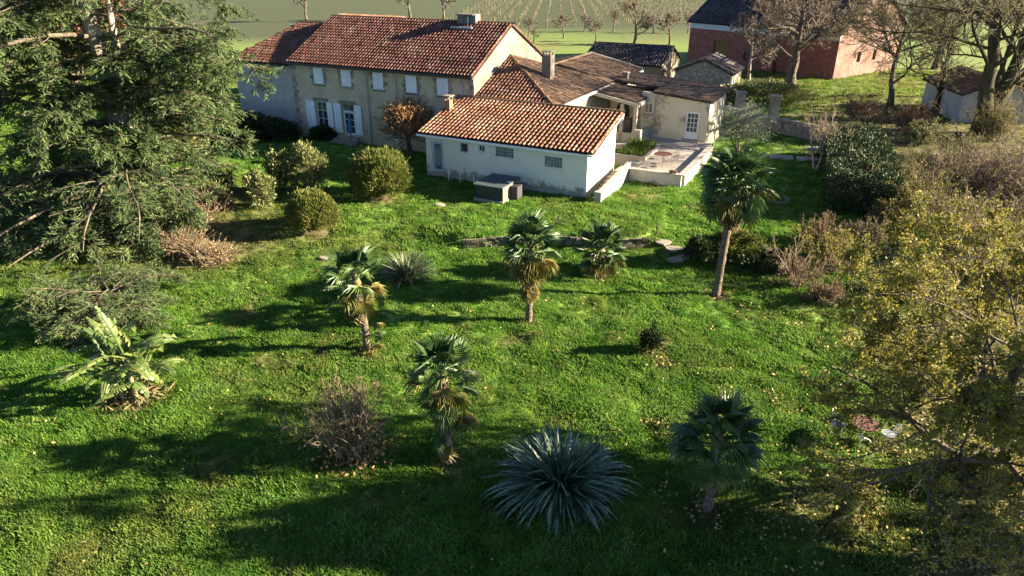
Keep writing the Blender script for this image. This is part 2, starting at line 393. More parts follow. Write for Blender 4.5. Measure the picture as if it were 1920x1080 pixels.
M_GROUND = material('ground_grass', [(.066, .155, .016), (.115, .225, .027), (.17, .26, .05)], .9, .95, .9, world_pos=True, detail=9, bscale=3.5,
                    attr_cols=[('dry', (.16, .17, .045)), ('litter', (.125, .10, .048)), ('field', (.055, .066, .025))])
gme = np_mesh('ground', np.stack([X, Y, Z], -1).reshape(-1, 3), F, M_GROUND, smooth=True)
for an, fn in (('dry', zone_dry), ('litter', zone_litter), ('field', zone_field)):
    a = gme.attributes.new(an, 'FLOAT', 'POINT'); a.data.foreach_set('value', np.asarray(fn(X, Y), np.float32).ravel())
tag(add_obj('ground', gme), kind='structure')

# ------------------------------------------------------------------ roofs and walls
def tile_roof(parent, off, p0, eu, es, L, S, mat, deck, pitch=.27, row=.40, clip=None, r=None, name='roof', rag=.0, outline=None, lift=.04, flatness=1.1, seed=0):
    """interlocking half-round cover tiles over a channel deck. p0 = lower left corner, eu along the eave, es up the slope"""
    rg = np.random.default_rng(seed + 5)
    p0 = np.array(p0, float); eu = np.array(eu, float); es = np.array(es, float); eu /= np.linalg.norm(eu); es /= np.linalg.norm(es)
    nn = np.cross(eu, es); nn = nn if nn[2] > 0 else -nn
    r = r or pitch * .36
    nc = int(L / pitch); pitch = L / nc; nr = max(1, int(round(S / row))); row = S / nr
    A, B = np.meshgrid((np.arange(nc) + .5) * pitch, np.arange(nr) * row); A = A.ravel(); B = B.ravel()
    if clip is not None:
        k = clip(A, B + row * .5); A = A[k]; B = B[k]
    n = len(A); K = 6; th = np.linspace(0, math.pi, K)
    off_ = np.array(off, float)
    jit = rg.normal(size=n) * rag; jl = rg.normal(size=n) * rag * .5; yaw = rg.normal(size=n) * rag * .8
    V = np.empty((n, 2, K, 3))
    for e, (q, hh, w) in enumerate(((-.02, lift, 1.06), (row + .05, .004, .86))):
        a = A[:, None] + np.cos(th)[None] * r * w + (jit + yaw * (e * 2 - 1) * .5)[:, None]
        h = np.sin(th)[None] * r * flatness + hh + np.abs(jl)[:, None]
        s = np.broadcast_to((B + q)[:, None], a.shape)
        V[:, e] = p0 + a[..., None] * eu + s[..., None] * es + h[..., None] * nn
    V -= off_
    idx = np.arange(n * 2 * K).reshape(n, 2, K)
    Fq = np.stack([idx[:, 0, :-1], idx[:, 0, 1:], idx[:, 1, 1:], idx[:, 1, :-1]], -1).reshape(-1, 4)
    tint = np.repeat(np.clip(rg.normal(size=n) * .24 + .5, 0, 1), K - 1)
    root = None
    if outline is None: outline = [(0, 0), (L, 0), (L, S), (0, S)]
    d = MB(off); top = [p0 + a * eu + b * es for a, b in outline]
    d.prism([Vector(p - nn * .10) for p in top], Vector(nn * .10))
    root = d.build(name, deck, parent)
    add_obj('roof_tiles', np_mesh('roof_tiles', V.reshape(-1, 3), Fq, mat, tint, True), root, kind='stuff')
    return root

def ridge_tiles(parent, off, a, b, mat, step=.42, r=.13, name='ridge_tile'):
    a, b = Vector(a), Vector(b); d = b - a; n = max(1, int(d.length / step)); d = d / n; t = d.normalized()
    s = t.cross(Vector((0, 0, 1))).normalized(); up = s.cross(t)
    m = MB(); K = 6; pts = []
    for e, w in ((0, 1.08), (1.1, .92)):
        for k in range(K):
            q = math.pi * k / (K - 1); pts.append(d * e + s * math.cos(q) * r * w + up * (math.sin(q) * r * w))
    m.add(pts, [(k, k + 1, K + k + 1, K + k) for k in range(K - 1)])
    me = m.mesh(name, mat, True)
    for i in range(n): add_obj(name, me, parent, a + d * i - Vector(off) - up * .02)

def facade(parent, off, p, ea, eo, width, hgt, holes, mat, depth=.2, name='wall', z0=0.0):
    """one outer wall face from p along ea, with openings (a0,a1,z0,z1) cut through and their reveals"""
    p = Vector(p); ea = Vector(ea); eo = Vector(eo); m = MB(off)
    xs = sorted({0, width, *[h[0] for h in holes], *[h[1] for h in holes]}); zs = sorted({z0, hgt, *[h[2] for h in holes], *[h[3] for h in holes]})
    Pp = lambda a, z, d=0: p + ea * a + Vector((0, 0, z)) - eo * d
    for i in range(len(xs) - 1):
        for j in range(len(zs) - 1):
            cx, cz = (xs[i] + xs[i + 1]) / 2, (zs[j] + zs[j + 1]) / 2
            if any(h[0] < cx < h[1] and h[2] < cz < h[3] for h in holes): continue
            m.poly(Pp(xs[i], zs[j]), Pp(xs[i + 1], zs[j]), Pp(xs[i + 1], zs[j + 1]), Pp(xs[i], zs[j + 1]))
    for a0, a1, b0, b1 in holes:
        for (q, w) in (((a0, b0), (a1, b0)), ((a1, b0), (a1, b1)), ((a1, b1), (a0, b1)), ((a0, b1), (a0, b0))):
            m.poly(Pp(*q), Pp(*w), Pp(*w, depth), Pp(*q, depth))
    m.poly(Pp(0, z0, depth + .05), Pp(width, z0, depth + .05), Pp(width, hgt, depth + .05), Pp(0, hgt, depth + .05))
    return m.build(name, mat, parent)

def window(parent, off, p, ea, eo, a0, a1, z0, z1, nx=2, nz=3, recess=.12, frame=None, fw=.06, name='window', bar=.035, glass=None):
    """frame with glazing bars and one pane object per light"""
    p = Vector(p); ea = Vector(ea); eo = Vector(eo); up = Vector((0, 0, 1))
    P = lambda a, z, d: p + ea * a + up * z - eo * d
    f = MB(off)
    def bx(b0, b1, c0, c1, d0, d1):
        f.obox(P((b0 + b1) / 2, (c0 + c1) / 2, (d0 + d1) / 2), ea * (b1 - b0) / 2, eo * (d1 - d0) / 2, up * (c1 - c0) / 2)
    bx(a0, a0 + fw, z0, z1, recess - .04, recess + .04); bx(a1 - fw, a1, z0, z1, recess - .04, recess + .04)
    bx(a0 + fw, a1 - fw, z0, z0 + fw, recess - .038, recess + .038); bx(a0 + fw, a1 - fw, z1 - fw, z1, recess - .038, recess + .038)
    cw = (a1 - a0 - 2 * fw) / nx; ch = (z1 - z0 - 2 * fw) / nz
    for i in range(1, nx): q = a0 + fw + cw * i; bx(q - bar / 2, q + bar / 2, z0 + fw, z1 - fw, recess - .03, recess + .03)
    for j in range(1, nz): q = z0 + fw + ch * j; bx(a0 + fw, a1 - fw, q - bar / 2, q + bar / 2, recess - .026, recess + .026)
    o = f.build(name, frame or M_FRAME, parent)
    g = MB(); g.obox((0, 0, 0), ea * (cw / 2 - bar / 4), eo * .006, up * (ch / 2 - bar / 4)); me = g.mesh('pane', glass or glass_mat())
    for i in range(nx):
        for j in range(nz):
            add_obj('pane', me, o, P(a0 + fw + cw * (i + .5), z0 + fw + ch * (j + .5), recess) - Vector(off))
    return o

def shutter(parent, off, p, ea, eo, a0, a1, z0, z1, proud=.05, planks=4, name='shutter', hinge_c=1e9):
    """ledged plank shutter: each plank its own piece, two ledges and hinges"""
    p = Vector(p); ea = Vector(ea); eo = Vector(eo); up = Vector((0, 0, 1))
    P = lambda a, z, d: p + ea * a + up * z + eo * d - Vector(off)
    m = MB(); m.obox(P((a0 + a1) / 2, (z0 + z1) / 2, proud - .02), ea * ((a1 - a0) / 2 - .004), eo * .006, up * ((z1 - z0) / 2 - .004))
    o = m.build(name, M_SHUTTER, parent)
    w = (a1 - a0) / planks; q = MB(); q.obox((0, 0, 0), ea * (w / 2 - .006), eo * .014, up * (z1 - z0) / 2); me = q.mesh('plank', M_SHUTTER)
    for i in range(planks): add_obj('plank', me, o, P(a0 + w * (i + .5), (z0 + z1) / 2, proud))
    q = MB(); q.obox((0, 0, 0), ea * (a1 - a0) * .48, eo * .012, up * .05); ml = q.mesh('ledge', M_SHUTTER)
    q = MB(); q.obox((0, 0, 0), ea * .03, eo * .02, up * .05); mh = q.mesh('hinge', M_DARKMETAL)
    for t in (.15, .85):
        zz = z0 + (z1 - z0) * t
        add_obj('ledge', ml, o, P((a0 + a1) / 2, zz, proud + .026))
        add_obj('hinge', mh, o, P(a0 - .03 if eo.dot(-EV) > 0 and (a0 + a1) / 2 < hinge_c else a1 + .03, zz, proud))
    return o

EU, EV, EZ = Vector((1, 0, 0)), Vector((0, 1, 0)), Vector((0, 0, 1))

# ---- main house (local axes: x along the front, y into the depth)
h = house_thing('farmhouse', 'long two storey farmhouse with red barrel tile roof and white shutters', 'house', -8.15, 0)
off = (-8.15, 0, 0); UL = -16.3
up_c = (-13.6, -10.95, -8.02, -5.12, -2.5)
holes = [(c - .47 - UL, c + .47 - UL, 4.15, 5.38) for c in up_c] + [(-14.22 - UL, -13.15 - UL, .82, 2.85), (-11.66 - UL, -10.5 - UL, .5, 2.9), (-7.3 - UL, -6.2 - UL, .5, 2.8)]
facade(h, off, (UL, 0, 0), EU, -EV, 16.3, 5.78, holes, M_RENDER_OLD, name='front_wall', z0=-.4)
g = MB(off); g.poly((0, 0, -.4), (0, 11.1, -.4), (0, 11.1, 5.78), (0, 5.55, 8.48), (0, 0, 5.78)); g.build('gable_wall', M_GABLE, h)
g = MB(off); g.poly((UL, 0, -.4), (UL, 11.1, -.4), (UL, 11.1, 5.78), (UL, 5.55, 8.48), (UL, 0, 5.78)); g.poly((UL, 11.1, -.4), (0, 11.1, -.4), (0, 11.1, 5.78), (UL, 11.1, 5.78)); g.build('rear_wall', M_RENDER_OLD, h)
sl = math.hypot(5.55, 2.72); es = (0, 5.55 / sl, 2.72 / sl); eb = (0, -5.55 / sl, 2.72 / sl); ov = .42
fr = tile_roof(h, off, (UL - .1, -ov * es[1], 5.84 - ov * es[2]), (1, 0, 0), es, 16.55, sl + ov, M_TILE_MAIN, M_DECK, rag=.012, name='front_roof', seed=1)
tile_roof(h, off, (UL - .1, 11.1 + ov * es[1], 5.84 - ov * es[2]), (1, 0, 0), eb, 16.55, sl + ov, M_TILE_MAIN, M_DECK, rag=.012, name='rear_roof', seed=2)
ridge_tiles(fr, off, (UL - .1, 5.55, 8.58), (.22, 5.55, 8.58), M_TILE_MAIN)
g = MB(off); g.box(-4.25, 5.15, 7.9, -2.95, 5.95, 9.05); g.box(-4.32, 5.08, 9.051, -2.88, 6.02, 9.13); ch = g.build('chimney', M_CHIM, h)
g = MB(off); g.box(-4.5, 4.55, 8.12, -2.7, 5.149, 8.3); g.build('flashing', M_GUTTER, ch)
g = MB(off); g.tube([(-3.3, 5.06, 8.25), (-3.3, 5.06, 9.0)], .06, 8); g.build('flue_pipe', M_GUTTER, ch)
g = MB(off); g.box(-2.945, 5.2, 8.3, -2.72, 5.9, 9.1); g.build('sunlit_side', M_GABLE, ch)  # added pale slab: sunlight on the chimney's right side painted as colour
g = MB(off); g.obox((-8.1, -.42, 5.60), (8.25, 0, 0), (0, .075, 0), (0, 0, .07)); g.build('gutter', M_DARKMETAL, h)
g = MB(off); g.obox((-8.1, -.18, 5.52), (8.15, 0, 0), (0, .16, 0), (0, 0, .05)); g.build('eave_soffit', M_TIMBER, h)
for u in (-9.05, -6.45, -.92):
    g = MB(off); g.tube([(u, -.4, 5.55), (u, -.09, 5.2), (u, -.09, .0)], .05, 8); g.build('downpipe', M_GUTTER, h)
for c in up_c:
    shutter(h, off, (0, 0, 0), EU, -EV, c - .46, c - .006, 4.17, 5.36, proud=.02, planks=3)
    shutter(h, off, (0, 0, 0), EU, -EV, c + .006, c + .46, 4.17, 5.36, proud=.02, planks=3, hinge_c=-1e9)
    g = MB(off); g.box(c - .58, -.09, 4.03, c + .58, .05, 4.14); g.build('window_sill', M_STONE, h)
    for s in (-1, 1):
        for j, zz in enumerate((4.2, 4.5, 4.8, 5.1)):
            if random.random() < .75:
                w = .2 + .12 * (j % 2); g = MB(off); g.box(c + s * .49, -.022, zz, c + s * (.49 + w), .01, zz + .27); g.build('jamb_stone', M_STONE, h)
window(h, off, (0, 0, 0), EU, -EV, -14.2, -13.17, .84, 2.83, 2, 3)
window(h, off, (0, 0, 0), EU, -EV, -11.64, -10.52, 2.32, 2.88, 2, 1, name='transom_window', frame=M_BLUEFRAME)
d = window(h, off, (0, 0, 0), EU, -EV, -11.64, -10.52, .52, 2.3, 2, 3, name='door', fw=.13)
g = MB(off); g.box(-11.0, -.0, 1.25, -10.96, -.06 + .12, 1.37); g.build('handle', M_DARKMETAL, d)
window(h, off, (0, 0, 0), EU, -EV, -7.28, -6.22, .52, 2.78, 2, 3, name='door', fw=.1)
for a0, a1 in ((-15.2, -14.3), (-13.1, -12.55), (-12.42, -11.72), (-10.44, -9.8)):
    shutter(h, off, (0, 0, 0), EU, -EV, a0, a1, .62, 2.84, proud=.06, planks=4)
for a0, a1 in ((-14.4, -12.95), (-11.85, -10.3)):
    g = MB(off); g.box(a0, -.035, 2.87, a1, .01, 3.1); g.build('lintel', M_STONE, h)
g = MB(off); g.box(-14.35, -.14, .66, -13.0, .02, .80); g.build('window_sill', M_STONE, h)
for k in range(3):
    g = MB(off); g.box(-12.0 - .15 * k, -.45 - .32 * k, -.3, -10.1 + .15 * k, -.13 - .32 * k, .46 - .16 * k); g.build('door_step', M_STONE, h)
for u0, sgn in ((0, -1), (UL, 1)):
    for k in range(19):
        w = .55 if k % 2 else .34; z = .05 + k * .295
        g = MB(off); a, b = sorted((u0 + (.012 if sgn < 0 else 0), u0 + sgn * w)); g.box(a, -.03, z, b, .02, z + .27); g.build('quoin_stone', M_STONE, h)

# ---- stone barn joined to the left end
h = house_thing('stone_barn', 'blue grey rendered barn with hipped tile roof joined to the farmhouse end', 'barn', -19.4, 0); off = (-19.4, 0, 0)
b0, b1 = -22.4, -16.35
g = MB(off)
g.poly((b0, .04, -.4), (b1, .04, -.4), (b1, .04, 5.45), (b0, .04, 5.45)); g.poly((b0, .04, -.4), (b0, 11, -.4), (b0, 11, 5.6), (b0, .04, 5.6)); g.poly((b0, 11, -.4), (b1, 11, -.4), (b1, 11, 5.6), (b0, 11, 5.6)); g.build('wall', M_RENDER_GREY, h)
sl2 = math.hypot(5.9, 2.5); e2 = (0, 5.9 / sl2, 2.5 / sl2); q = 2.9
tile_roof(h, off, (b0 - .3, -.36, 5.42), (1, 0, 0), e2, 6.3, sl2, M_TILE_MAIN, M_DECK, rag=.02, name='front_roof', outline=[(0, 0), (6.3, 0), (6.3, sl2), (q, sl2)], clip=lambda a, s: a > s / sl2 * q, seed=3)
tile_roof(h, off, (b0 - .3, 11.4, 5.42), (1, 0, 0), (0, -e2[1], e2[2]), 6.3, sl2, M_TILE_MAIN, M_DECK, rag=.02, name='rear_roof', outline=[(0, 0), (6.3, 0), (6.3, sl2), (q, sl2)], clip=lambda a, s: a > s / sl2 * q, seed=4)
s3 = math.hypot(q, 2.5)
tile_roof(h, off, (b0 - .3, 11.4, 5.42), (0, -1, 0), (q / s3, 0, 2.5 / s3), 11.76, s3, M_TILE_MAIN, M_DECK, rag=.02, name='hip_roof', outline=[(0, 0), (11.76, 0), (5.88, s3)], clip=lambda a, s: np.abs(a - 5.88) < 5.88 * (1 - s / s3), seed=5)
ridge_tiles(h, off, (b0 + q - .3, 5.54, 7.96), (b1, 5.54, 7.96), M_TILE_MAIN)
g = MB(off); g.box(b0 - .28, -.42, 5.28, b1, -.3, 5.40); g.build('gutter', M_DARKMETAL, h)

# ---- rear outbuilding whose roof just shows over the ridge
h = house_thing('rear_outbuilding', 'pale red roof of an outbuilding showing just above the farmhouse ridge', 'building', -20, 17); off = (-20, 17, 0)
g = MB(off); g.box(-25, 14, -.2, -17.4, 20, 6.6); g.build('wall', M_RENDER_OLD, h)
ss = math.hypot(3.2, 1.15)
tile_roof(h, off, (-25.4, 13.8, 6.55), (1, 0, 0), (0, 3.2 / ss, 1.15 / ss), 8.1, ss, M_TILE_ANNEX, M_DECK, name='front_roof', seed=6)
tile_roof(h, off, (-25.4, 20.2, 6.55), (1, 0, 0), (0, -3.2 / ss, 1.15 / ss), 8.1, ss, M_TILE_ANNEX, M_DECK, name='rear_roof', seed=7)

# ---- rear wing with half pyramid roof against the gable, and its long low roof behind
h = house_thing('rear_wing', 'cream wing with half pyramid tile roof built against the farmhouse gable', 'house', 3, 4); off = (3, 4, 0)
g = MB(off); g.box(.02, .12, -.4, 5.75, 11, 4.05); g.box(-3.2, 11.05, -.4, 5.75, 18.3, 4.1); g.build('wall', M_WING, h)
fl = math.hypot(5.6, 2.25); fe = (0, 5.6 / fl, 2.25 / fl)
fr = tile_roof(h, off, (.02, -.2, 4.12), (1, 0, 0), fe, 6.05, fl, M_TILE_ANNEX, M_DECK, rag=.012, name='front_roof', outline=[(0, 0), (6.05, 0), (0, fl)], clip=lambda a, s: a < 6.05 * (1 - s / fl) + .05, seed=8)
rl = math.hypot(6.05, 2.25); re_ = (-6.05 / rl, 0, 2.25 / rl)
tile_roof(h, off, (6.07, -.2, 4.12), (0, 1, 0), re_, 11.2, rl, M_TILE_OLD, M_DECK_DARK, rag=.03, name='side_roof', outline=[(0, 0), (11.2, 0), (5.6, rl)], clip=lambda a, s: np.abs(a - 5.6) < 5.6 * (1 - s / rl) + .02, seed=9, pitch=.25)
ridge_tiles(fr, off, (6.0, -.15, 4.22), (.05, 5.4, 6.42), M_TILE_ANNEX, r=.12)
ridge_tiles(fr, off, (6.0, 10.9, 4.22), (.05, 5.4, 6.42), M_TILE_OLD, r=.1)
bl = math.hypot(4.8, 1.05)
bo = tile_roof(h, off, (6.1, 10.95, 4.13), (0, 1, 0), (-4.8 / bl, 0, 1.05 / bl), 7.65, bl, M_TILE_OLD, M_DECK_DARK, rag=.03, name='long_roof', seed=10, pitch=.25)
g = MB(off)
tile_roof(h, off, (-3.5, 10.95, 4.13), (0, 1, 0), (4.8 / bl, 0, 1.05 / bl), 7.65, bl, M_TILE_OLD, M_DECK_DARK, rag=.03, name='far_roof', seed=11, pitch=.25)
ridge_tiles(bo, off, (1.3, 10.4, 5.26), (1.3, 18.6, 5.26), M_TILE_OLD, r=.12)
g = MB(off); g.prism([(6.1, 18.62, 4.1), (1.3, 18.62, 5.15), (1.3, 18.62, 5.34), (6.1, 18.62, 4.29)], (0, .12, 0)); g.build('verge_edge', M_WING, h)
g = MB(off); g.box(3.05, 4.35, 4.6, 3.72, 5.05, 6.72); ch = g.build('chimney', M_CHIM, h)
for du, dv in ((3.09, 4.39), (3.09, 4.93), (3.60, 4.39), (3.60, 4.93)):
    g = MB(off); g.box(du, dv, 6.721, du + .08, dv + .08, 6.95); g.build('chimney_post', M_GABLE, ch)
g = MB(off); g.box(3.0, 4.3, 6.951, 3.77, 5.1, 7.0); g.build('chimney_cap', M_CHIM, ch)
g = MB(off); g.obox((3.02, -.3, 3.98), (3.05, 0, 0), (0, .07, 0), (0, 0, .07)); g.build('front_gutter', M_GUTTER, h)
g = MB(off); g.box(.02, .0, 3.4, 5.82, .115, 3.9); g.build('fascia_band', M_GUTTER, h)
g = MB(off); g.obox((6.16, 9.2, 4.02), (.06, 0, 0), (0, 9.4, 0), (0, 0, .07)); g.build('side_gutter', M_FRAME, h)

# ---- white annex in front
h = house_thing('annex', 'low white rendered annex with orange barrel tile roof and glass block windows', 'house', 4.8, -2.5); off = (4.8, -2.5, 0)
A0, A1, AV = -.85, 10.3, -4.9
holes = [(.42, 1.32, .30, 2.3), (2.55, 3.16, 1.78, 2.42), (3.9, 4.36, 1.98, 2.4), (5.1, 6.36, 1.82, 2.44), (8.42, 9.58, 1.6, 2.25)]
facade(h, off, (A0, AV, 0), EU, -EV, A1 - A0, 2.78, holes, M_WHITE, depth=.16, name='front_wall', z0=-.6)
g = MB(off); g.poly((A1, AV, -.6), (A1, -.1, -.6), (A1, -.1, 4.1), (A1, AV, 2.78)); g.build('right_wall', M_WHITE, h)
g = MB(off); g.poly((A0, AV, -.6), (A0, -.1, -.6), (A0, -.1, 4.1), (A0, AV, 2.78)); g.poly((A0, -.1, -.6), (A1, -.1, -.6), (A1, -.1, 4.1), (A0, -.1, 4.1)); g.build('rear_wall', M_WHITE, h)
al = math.hypot(5.2, 1.42); ae = (0, 5.2 / al, 1.42 / al)
fr = tile_roof(h, off, (A0 - .45, AV - .32, 2.76), (1, 0, 0), ae, 12.05, al, M_TILE_ANNEX, M_DECK, rag=.01, name='roof', seed=12, pitch=.285)
ridge_tiles(fr, off, (A0 - .45, -.04, 4.24), (A1 + .45, -.04, 4.24), M_TILE_ANNEX)
g = MB(off); g.obox((4.72, AV - .36, 2.66), (6.0, 0, 0), (0, .07, 0), (0, 0, .06)); g.build('gutter', M_FRAME, h)
g = MB(off); g.prism([(A1 + .40, AV - .3, 2.62), (A1 + .40, -.06, 4.03), (A1 + .40, -.06, 4.16), (A1 + .40, AV - .3, 2.76)], (.05, 0, 0)); g.build('bargeboard', M_FRAME, h)
d = MB(off); d.box(A0 + .42, AV + .06, .30, A0 + 1.32, AV + .11, 2.3)
d = window(h, off, (A0, AV, 0), EU, -EV, .43, 1.31, .31, 2.29, 1, 1, recess=.06, name='door', frame=M_BLUEFRAME, fw=.16, glass=M_GLASSBLOCK)
g = MB(off)
for k in range(-3, 9):
    for s in (-1, 1):
        za = .5 + k * .21; x0, x1 = A0 + .6, A0 + 1.14; zb = za + s * .54
        pa, pb = Vector((x0, AV + .03, za)), Vector((x1, AV + .03, zb))
        if min(za, zb) > .44 and max(za, zb) < 2.15: g.tube([pa, pb], .01, 4)
g.build('lattice', M_FRAME, d)
g = MB(off); g.box(A0 + .35, AV - .3, .12, A0 + 1.4, AV - .003, .27); g.build('door_step', M_CONC, h)
window(h, off, (A0, AV, 0), EU, -EV, 2.56, 3.15, 1.79, 2.41, 1, 1, recess=.08, frame=M_BLUEFRAME)
window(h, off, (A0, AV, 0), EU, -EV, 3.91, 4.35, 1.99, 2.39, 2, 1, recess=.08, frame=M_BLUEFRAME, fw=.05)
for (a0, a1, z0, z1), nx, nz in ((holes[3], 7, 3), (holes[4], 6, 4)):
    window(h, off, (A0, AV, 0), EU, -EV, a0 + .01, a1 - .01, z0 + .01, z1 - .01, nx, nz, recess=.05, name='glass_block_window', fw=.02, bar=.016, glass=M_GLASSBLOCK, frame=M_BLUEFRAME)
for a0, a1, z0 in ((2.45, 3.26, 1.74), (3.82, 4.44, 1.94), (5.0, 6.46, 1.78), (8.32, 9.68, 1.56)):
    g = MB(off); g.box(A0 + a0, AV - .06, z0 - .07, A0 + a1, AV - .002, z0 + .0); g.build('window_sill', M_WHITE, h)
g = MB(off); g.box(A0 + 4.6, AV - .14, 1.85, A0 + 4.84, AV - .003, 2.05); g.tube([(A0 + 4.7, AV - .04, 1.85), (A0 + 4.72, AV - .05, 1.4)], .02, 6); g.build('vent_box', M_FRAME, h)
g = MB(off); g.box(A0 - .05, AV - .05, -.6, A1 + .04, AV - .004, .12); g.build('plinth', M_TERR, h)
g = MB(off); g.box(-1.0, -2.2, 3.3, -.62, -1.8, 4.35); ch = g.build('chimney', M_BRICK, h)
for du in (-1.02, -.68):
    for dv in (-2.22, -1.86): g = MB(off); g.box(du, dv, 4.351, du + .08, dv + .08, 4.58); g.build('chimney_post', M_GABLE, ch)
g = MB(off); g.box(-1.1, -2.3, 4.581, -.52, -1.7, 4.65); g.build('chimney_cap', M_GABLE, ch)
g = MB(off); g.box(-1.06, -2.26, 3.32, -.56, -1.74, 3.62); g.build('flashing', M_GUTTER, ch)

# ---- open porch with bread oven
h = house_thing('open_porch', 'open cream porch on square pillars sheltering an arched oven', 'porch', 7.8, 8.8); off = (7.8, 8.8, 0)
FL, FR_, RR_, RL = (5.9, 7.35, 4.0), (9.3, 7.2, 3.42), (9.75, 11.6, 3.6), (5.9, 11.6, 4.18)
e1 = Vector(FR_) - Vector(FL); Ln = e1.length
tile_roof(h, off, FR_, (0, 1, 0), tuple(-e1), 4.4, Ln, M_TILE_OLD, M_DECK_DARK, rag=.045, name='roof', pitch=.24, seed=13, row=.33)
g = MB(off); g.prism([(5.9, 7.12, 3.78), (9.38, 7.05, 3.2), (9.38, 7.05, 3.42), (5.9, 7.12, 4.0)], (0, .16, 0)); g.build('front_beam', M_WING, h)
g = MB(off); g.prism([(9.3, 7.2, 3.16), (9.3, 11.6, 3.16), (9.3, 11.6, 3.4), (9.3, 7.2, 3.4)], (.16, 0, 0)); g.build('side_beam', M_WING, h)
for (u, v) in ((8.2, 7.35), (9.22, 7.35)):
    g = MB(off); g.box(u - .13, v - .13, .5, u + .13, v + .13, 3.3); g.build('pillar', M_WING, h)
g = MB(off); g.box(9.1, 7.1, .3, 9.75, 7.7, 1.55); g.build('pillar_base', M_WING, h)
g = MB(off); g.box(9.45, 7.7, .4, 9.75, 9.55, 1.35); g.build('side_parapet', M_TERR, h)
g = MB(off); g.box(7.2, 7.22, .2, 9.1, 7.48, 1.25); g.build('front_parapet', M_WING, h)
g = MB(off); g.box(5.78, 6.0, .3, 9.6, 11.9, .62); g.build('floor', M_CONC, h)
g = MB(off); g.box(5.78, 11.6, .5, 9.4, 11.9, 3.6); g.build('back_wall', M_COTTAGE, h)
oven = MB(off); pts = []
for k in range(15):
    q = math.pi * k / 14; pts.append((7.0 + .55 * math.cos(q), 11.2, 2.0 + .72 * math.sin(q)))
oven.prism([(7.9, 11.2, .62), (7.9, 11.2, 2.9), (6.1, 11.2, 2.9), (6.1, 11.2, .62)], (0, .38, 0)); ov_ = oven.build('oven', M_COTTAGE, h)
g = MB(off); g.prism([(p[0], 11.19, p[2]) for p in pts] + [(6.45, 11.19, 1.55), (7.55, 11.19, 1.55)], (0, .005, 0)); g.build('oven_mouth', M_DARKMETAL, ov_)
g = MB(off); g.box(6.15, 10.75, .62, 7.85, 11.18, 1.5); g.build('hearth', M_STONE, ov_)
g = MB(off); g.box(6.55, 11.95, 3.9, 6.95, 12.35, 4.75); ch = g.build('chimney', M_CHIM, h)
g = MB(off); g.box(6.5, 11.9, 4.751, 7.0, 12.4, 4.82); g.build('chimney_cap', M_GABLE, ch)

# ---- mossy cottage at the back of the terrace
h = house_thing('terrace_cottage', 'cream cottage wall with mossy stains and a glazed white door onto the terrace', 'house', 12, 12); off = (12, 12, 0)
C0, C1, CV = 8.95, 14.0, 9.6
holes = [(.2, .88, 2.3, 3.12), (3.4, 4.42, .72, 2.72)]
facade(h, off, (C0, CV, 0), EU, -EV, C1 - C0, 3.45, holes, M_COTTAGE, name='front_wall', depth=.18)
g = MB(off); g.prism([(C0, CV, 3.45), (C1, CV, 3.45), (C1, CV, 3.46), (C0, CV, 3.9)], (0, .2, 0)); g.build('gable_strip', M_COTTAGE, h)
g = MB(off); g.poly((C1, CV, 0), (C1, 15.2, 0), (C1, 15.2, 3.48), (C1, CV, 3.48)); g.build('right_wall', M_WING, h)
g = MB(off); g.box(6, 15.2, 0, C1, 15.3, 3.3); g.build('rear_wall', M_COTTAGE, h)
cl_ = math.hypot(8.4, .78)
tile_roof(h, off, (14.25, 9.42, 3.52), (0, 1, 0), (-8.4 / cl_, 0, .78 / cl_), 6.4, cl_, M_TILE_OLD, M_DECK_DARK, rag=.05, name='roof', pitch=.23, row=.31, seed=14,
          outline=[(0, 0), (6.4, 0), (6.4, cl_), (2.0, cl_), (2.0, 4.4), (0, 4.4)], clip=lambda a, s: (s < 4.4) | (a > 2.0))
window(h, off, (C0, CV, 0), EU, -EV, .22, .86, 2.32, 3.1, 2, 1, name='window', recess=.1)
d = window(h, off, (C0, CV, 0), EU, -EV, 3.42, 4.4, 1.15, 2.7, 3, 4, name='glazed_door', recess=.06, fw=.11)
g = MB(off); g.box(C0 + 3.42, CV + .02, .74, C0 + 4.4, CV + .1, 1.148); g.build('door_panel', M_FRAME, d)
g = MB(off); g.box(C0 + 3.3, CV - .45, .5, C0 + 4.6, CV - .004, .7); g.build('door_step', M_CONC, h)
g = MB(off); g.tube([(C0 + 1.05, CV - .06, 3.6), (C0 + 1.05, CV - .06, .7)], .035, 6); g.build('downpipe', M_WING, h)
g = MB(off); g.box(C0 + .1, CV - .07, 2.22, C0 + .98, CV - .003, 2.29); g.build('window_sill', M_WING, h)

# ---- raised terrace
h = house_thing('raised_terrace', 'raised concrete terrace with low weathered white wall and planted bed', 'terrace', 12.5, 4); off = (12.5, 4, 0)
g = MB(off); g.box(11.45, .2, -.7, 14.55, 7.3, .52); g.build('lower_floor', M_CONC, h)
g = MB(off); g.box(9.62, 7.301, -.7, 14.55, 9.59, .6); g.build('upper_floor', M_CONC, h)
g = MB(off); g.box(11.35, -.12, -.8, 14.7, .19, .72); g.build('front_wall', M_TERR, h)
g = MB(off); g.box(14.56, .195, -.8, 14.86, 8.0, .72); g.build('right_wall', M_TERR, h)
g = MB(off); g.box(11.3, -.17, .723, 14.9, .24, .77); g.build('front_coping', M_CONC, h)
g = MB(off); g.box(14.5, .25, .723, 14.92, 8.05, .77); g.build('right_coping', M_CONC, h)
g = MB(off); g.box(9.3, 3.2, -.5, 11.2, 6.7, .66); g.build('bed_soil', material('bed_soil', [(.05, .08, .015), (.10, .08, .05)], 3, .95, .6), h)
